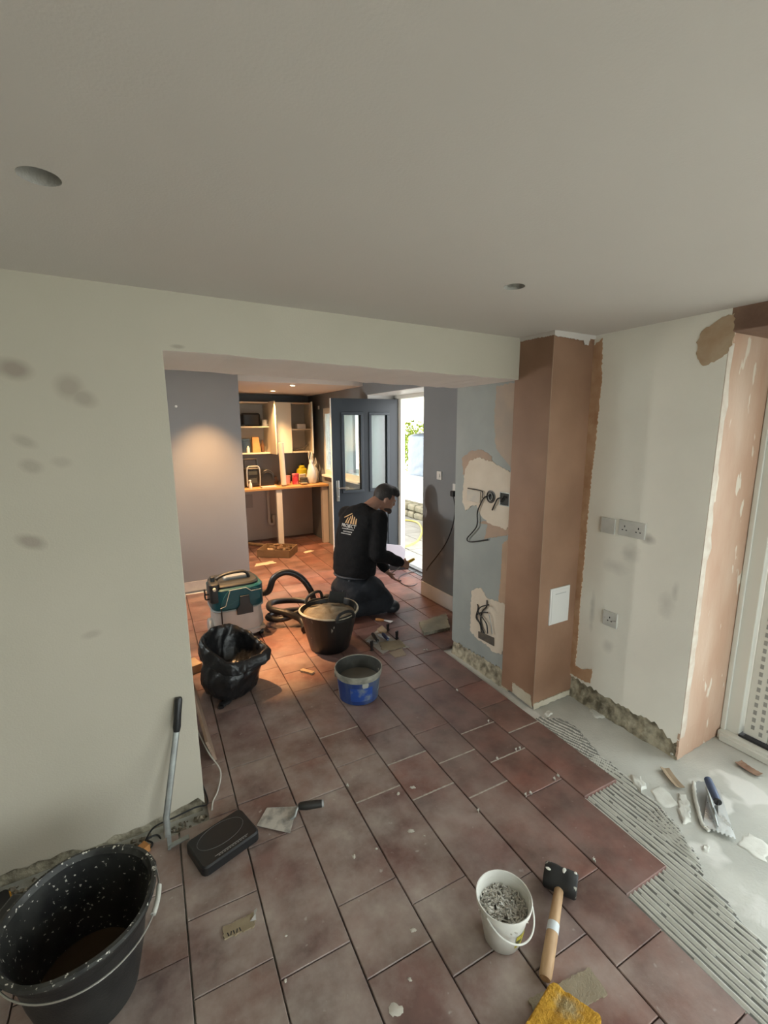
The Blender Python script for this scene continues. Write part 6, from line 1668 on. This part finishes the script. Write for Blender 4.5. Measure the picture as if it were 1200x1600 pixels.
for nm,(e0,w0) in (('cuff',(elR,wrR)),('cuff',(elL,wrL))):
    d_=(w0-e0).normalized(); b=MB(); b.tube([e0.lerp(w0,.86)-MO,e0.lerp(w0,.90)-MO,e0.lerp(w0,.95)-MO],[.041,.040,.036],16); b.build(nm,m_swt,man)
b=MB(); b.tube([nb+Vector((-.01,0,-.02))+lean(.55)@Vector((.070*math.cos(a),.064*math.sin(a),0))-MO for a in [2*PI*i/28 for i in range(28)]],.011,8,closed=True); b.build('collar',m_swt,man)

# trousers
b = MB()
b.ell(pel+Vector((.0,0,-.02)),(.182,.152,.115),lean(0),24,14); b.ell(pel+Vector((-.035,-.01,-.06)),(.175,.13,.10),lean(0),24,12)
for (h0,k0,a0_) in ((hipR,knR,anR),(hipL,knL,anL)):
    b.tube([h0+Vector((0,0,-.0)),h0.lerp(k0,.5)+Vector((0,0,.02)),k0],[.118,.106,.080],18); b.ell(k0,(.080,.078,.076))
    b.tube([k0,k0.lerp(a0_,.4),a0_],[.074,.072,.058],16); b.ell(h0.lerp(a0_,.4)+Vector((0,0,.0)),(.11,.09,.10))
trs = blobmesh('trousers', b, m_trs, man, .011, 8, MO)
for v in trs.data.vertices:
    p = v.co; n_ = .008*mnoise.noise(Vector((p.x*10,p.y*10,p.z*14+3)))+.005*mnoise.noise(Vector((p.x*24,p.y*24,p.z*30)))
    v.co = p + v.normal*n_; v.co.z = max(v.co.z,.004)
# belt edge with pale vest showing, knee pads, boots
b = MB(); b.tube([pel+Vector((-.015,0,.062))+lean(.05)@Vector((.178*math.cos(a),.150*math.sin(a),0))-MO for a in [2*PI*i/40 for i in range(40)]],.010,8,closed=True); b.build('belt',mat('dark_belt',(.03,.035,.045),.6),man)
for k0 in (knR,knL):
    b = MB(); b.ell(k0+Vector((.040,-.01,-.028)),(.082,.085,.060),rotz(-.15),20,12); o = blobmesh('knee_pad', b, mat('black_knee_pad',(.012,.015,.02),.45,bump=.2), man, .009, 4, MO)
    for v in o.data.vertices: v.co.z = max(v.co.z,.002)
for a0_ in (anR,anL):
    d_ = Vector((-1,0,0)); b = MB(); b.tube([a0_+Vector((.03,0,.0)),a0_+Vector((-.05,0,-.004))],[.055,.058],14); b.ell(a0_+Vector((-.085,0,.012)),(.062,.046,.075)); b.ell(a0_+Vector((-.060,0,-.035)),(.07,.043,.035))
    o = blobmesh('work_boot', b, mat('work_boot',(.03,.025,.022),.6), man, .009, 4, MO)
    for v in o.data.vertices: v.co.z = max(v.co.z,.002)
    b = MB(); b.rbox(a0_+Vector((-.118,0,.018))-MO,(.022,.085,.135),.008,ez=.004); b.build('boot_sole', m_rubber, man, bevel=.002)

# back print: gold bars, white word and small lines, laid onto the cloth
bm = bmesh.new(); bm.from_mesh(swt.data); tree = BVHTree.FromBMesh(bm)
LB = lean(.30)
org = chest - MO + LB@Vector((.0,0,.075))
def on_back(x, z, off=.0025):
    s = org + LB@Vector((x,-.5,z)); hit = tree.ray_cast(s, LB@Vector((0,1,0)))
    if hit[0] is None: return None
    return hit[0]+hit[1]*off*(1 if hit[1].dot(LB@Vector((0,1,0)))<0 else -1)
def print_polys(name, polys, material):
    bb = MB()
    for (p) in polys:
        n = len(p); c_ = (sum(q[0] for q in p)/n, sum(q[1] for q in p)/n)
        # quad grid
        if n == 4:
            g=7; vs=[]
            for i in range(g+1):
                for j in range(g+1):
                    s_,t_=i/g,j/g
                    x=(p[0][0]*(1-s_)+p[1][0]*s_)*(1-t_)+(p[3][0]*(1-s_)+p[2][0]*s_)*t_
                    z=(p[0][1]*(1-s_)+p[1][1]*s_)*(1-t_)+(p[3][1]*(1-s_)+p[2][1]*s_)*t_
                    vs.append(on_back(x,z))
            if None in vs: continue
            bb.add(vs,[(i*(g+1)+j,(i+1)*(g+1)+j,(i+1)*(g+1)+j+1,i*(g+1)+j+1) for i in range(g) for j in range(g)])
    return bb.build(name, material, man, fix=False)
gold = mat('gold_print',(.50,.30,.13),.6); wht = mat('white_print',(.72,.70,.66),.6); gry = mat('grey_print_small',(.42,.41,.39),.6)
o = print_polys('back_emblem',[[(.010+.026*i,.0),(.028+.026*i,.0),(.032+.026*i-.012,.078-.014*i),(.020+.026*i-.012,.080-.014*i)] for i in range(3)]+[[(-.022-.026*i,.0),(-.006-.026*i,.0),(.0-.026*i,.070-.016*i),(-.010-.026*i,.066-.016*i)] for i in range(2)]+[[(-.08,.052),(-.074,.044),(.004,.088),(.0,.096)]], gold); o['label']='gold roof-and-bars emblem'
def text_on_back(s, size, zc, material, name):
    cu = bpy.data.curves.new('t','FONT'); cu.body=s; cu.size=size; cu.align_x='CENTER'; cu.align_y='CENTER'; cu.resolution_u=2
    to = bpy.data.objects.new('t',cu); COL.objects.link(to); me = evalmesh(to)
    bm2=bmesh.new(); bm2.from_mesh(me); bmesh.ops.triangulate(bm2,faces=bm2.faces); bmesh.ops.subdivide_edges(bm2,edges=bm2.edges,cuts=1)
    bad=[]
    for v in bm2.verts:
        q=on_back(v.co.x,zc+v.co.y,.003)
        if q is None: bad.append(v)
        else: v.co=q
    bmesh.ops.delete(bm2,geom=bad,context='VERTS'); bm2.to_mesh(me); bm2.free(); me.materials.clear(); me.materials.append(material)
    bpy.data.objects.remove(to,do_unlink=True); o=bpy.data.objects.new(name,me); COL.objects.link(o); o.parent=man; return o
o = text_on_back('PROJECT',.042,-.022,wht,'back_lettering'); o['label']='white lettering under the emblem'
print_polys('small_print',[[(-.07,-.052-.021*i),(.07-.01*i,-.052-.021*i),(.07-.01*i,-.046-.021*i),(-.07,-.046-.021*i)] for i in (0,2)]+[[(-.05+.016*i,-.077),(-.04+.016*i,-.077),(-.04+.016*i,-.066),(-.05+.016*i,-.066)] for i in range(7)], gry)
bm.free()

# yellow-handled tool held in the right hand
t = thing('pointing_tool','yellow-handled pointing tool held in the kneeling man\'s hand','trowel',tuple(pcR))
ax = Vector((.93,.10,.25)).normalized()
b = MB(); b.tube([ax*-.03-nnR*.022, ax*.03-nnR*.022, ax*.085-nnR*.022, ax*.125-nnR*.022],[.013,.014,.014,.011],12); b.build('handle', mat('bright_yellow',(.75,.46,.02),.4), t)
b = MB(); q = ax*-.03-nnR*.022; b.tube([q,q-ax*.04+Vector((0,0,-.01)),q-ax*.11+Vector((0,0,-.015))],[.005,.005,.004],8); b.build('blade', m_steel, t)
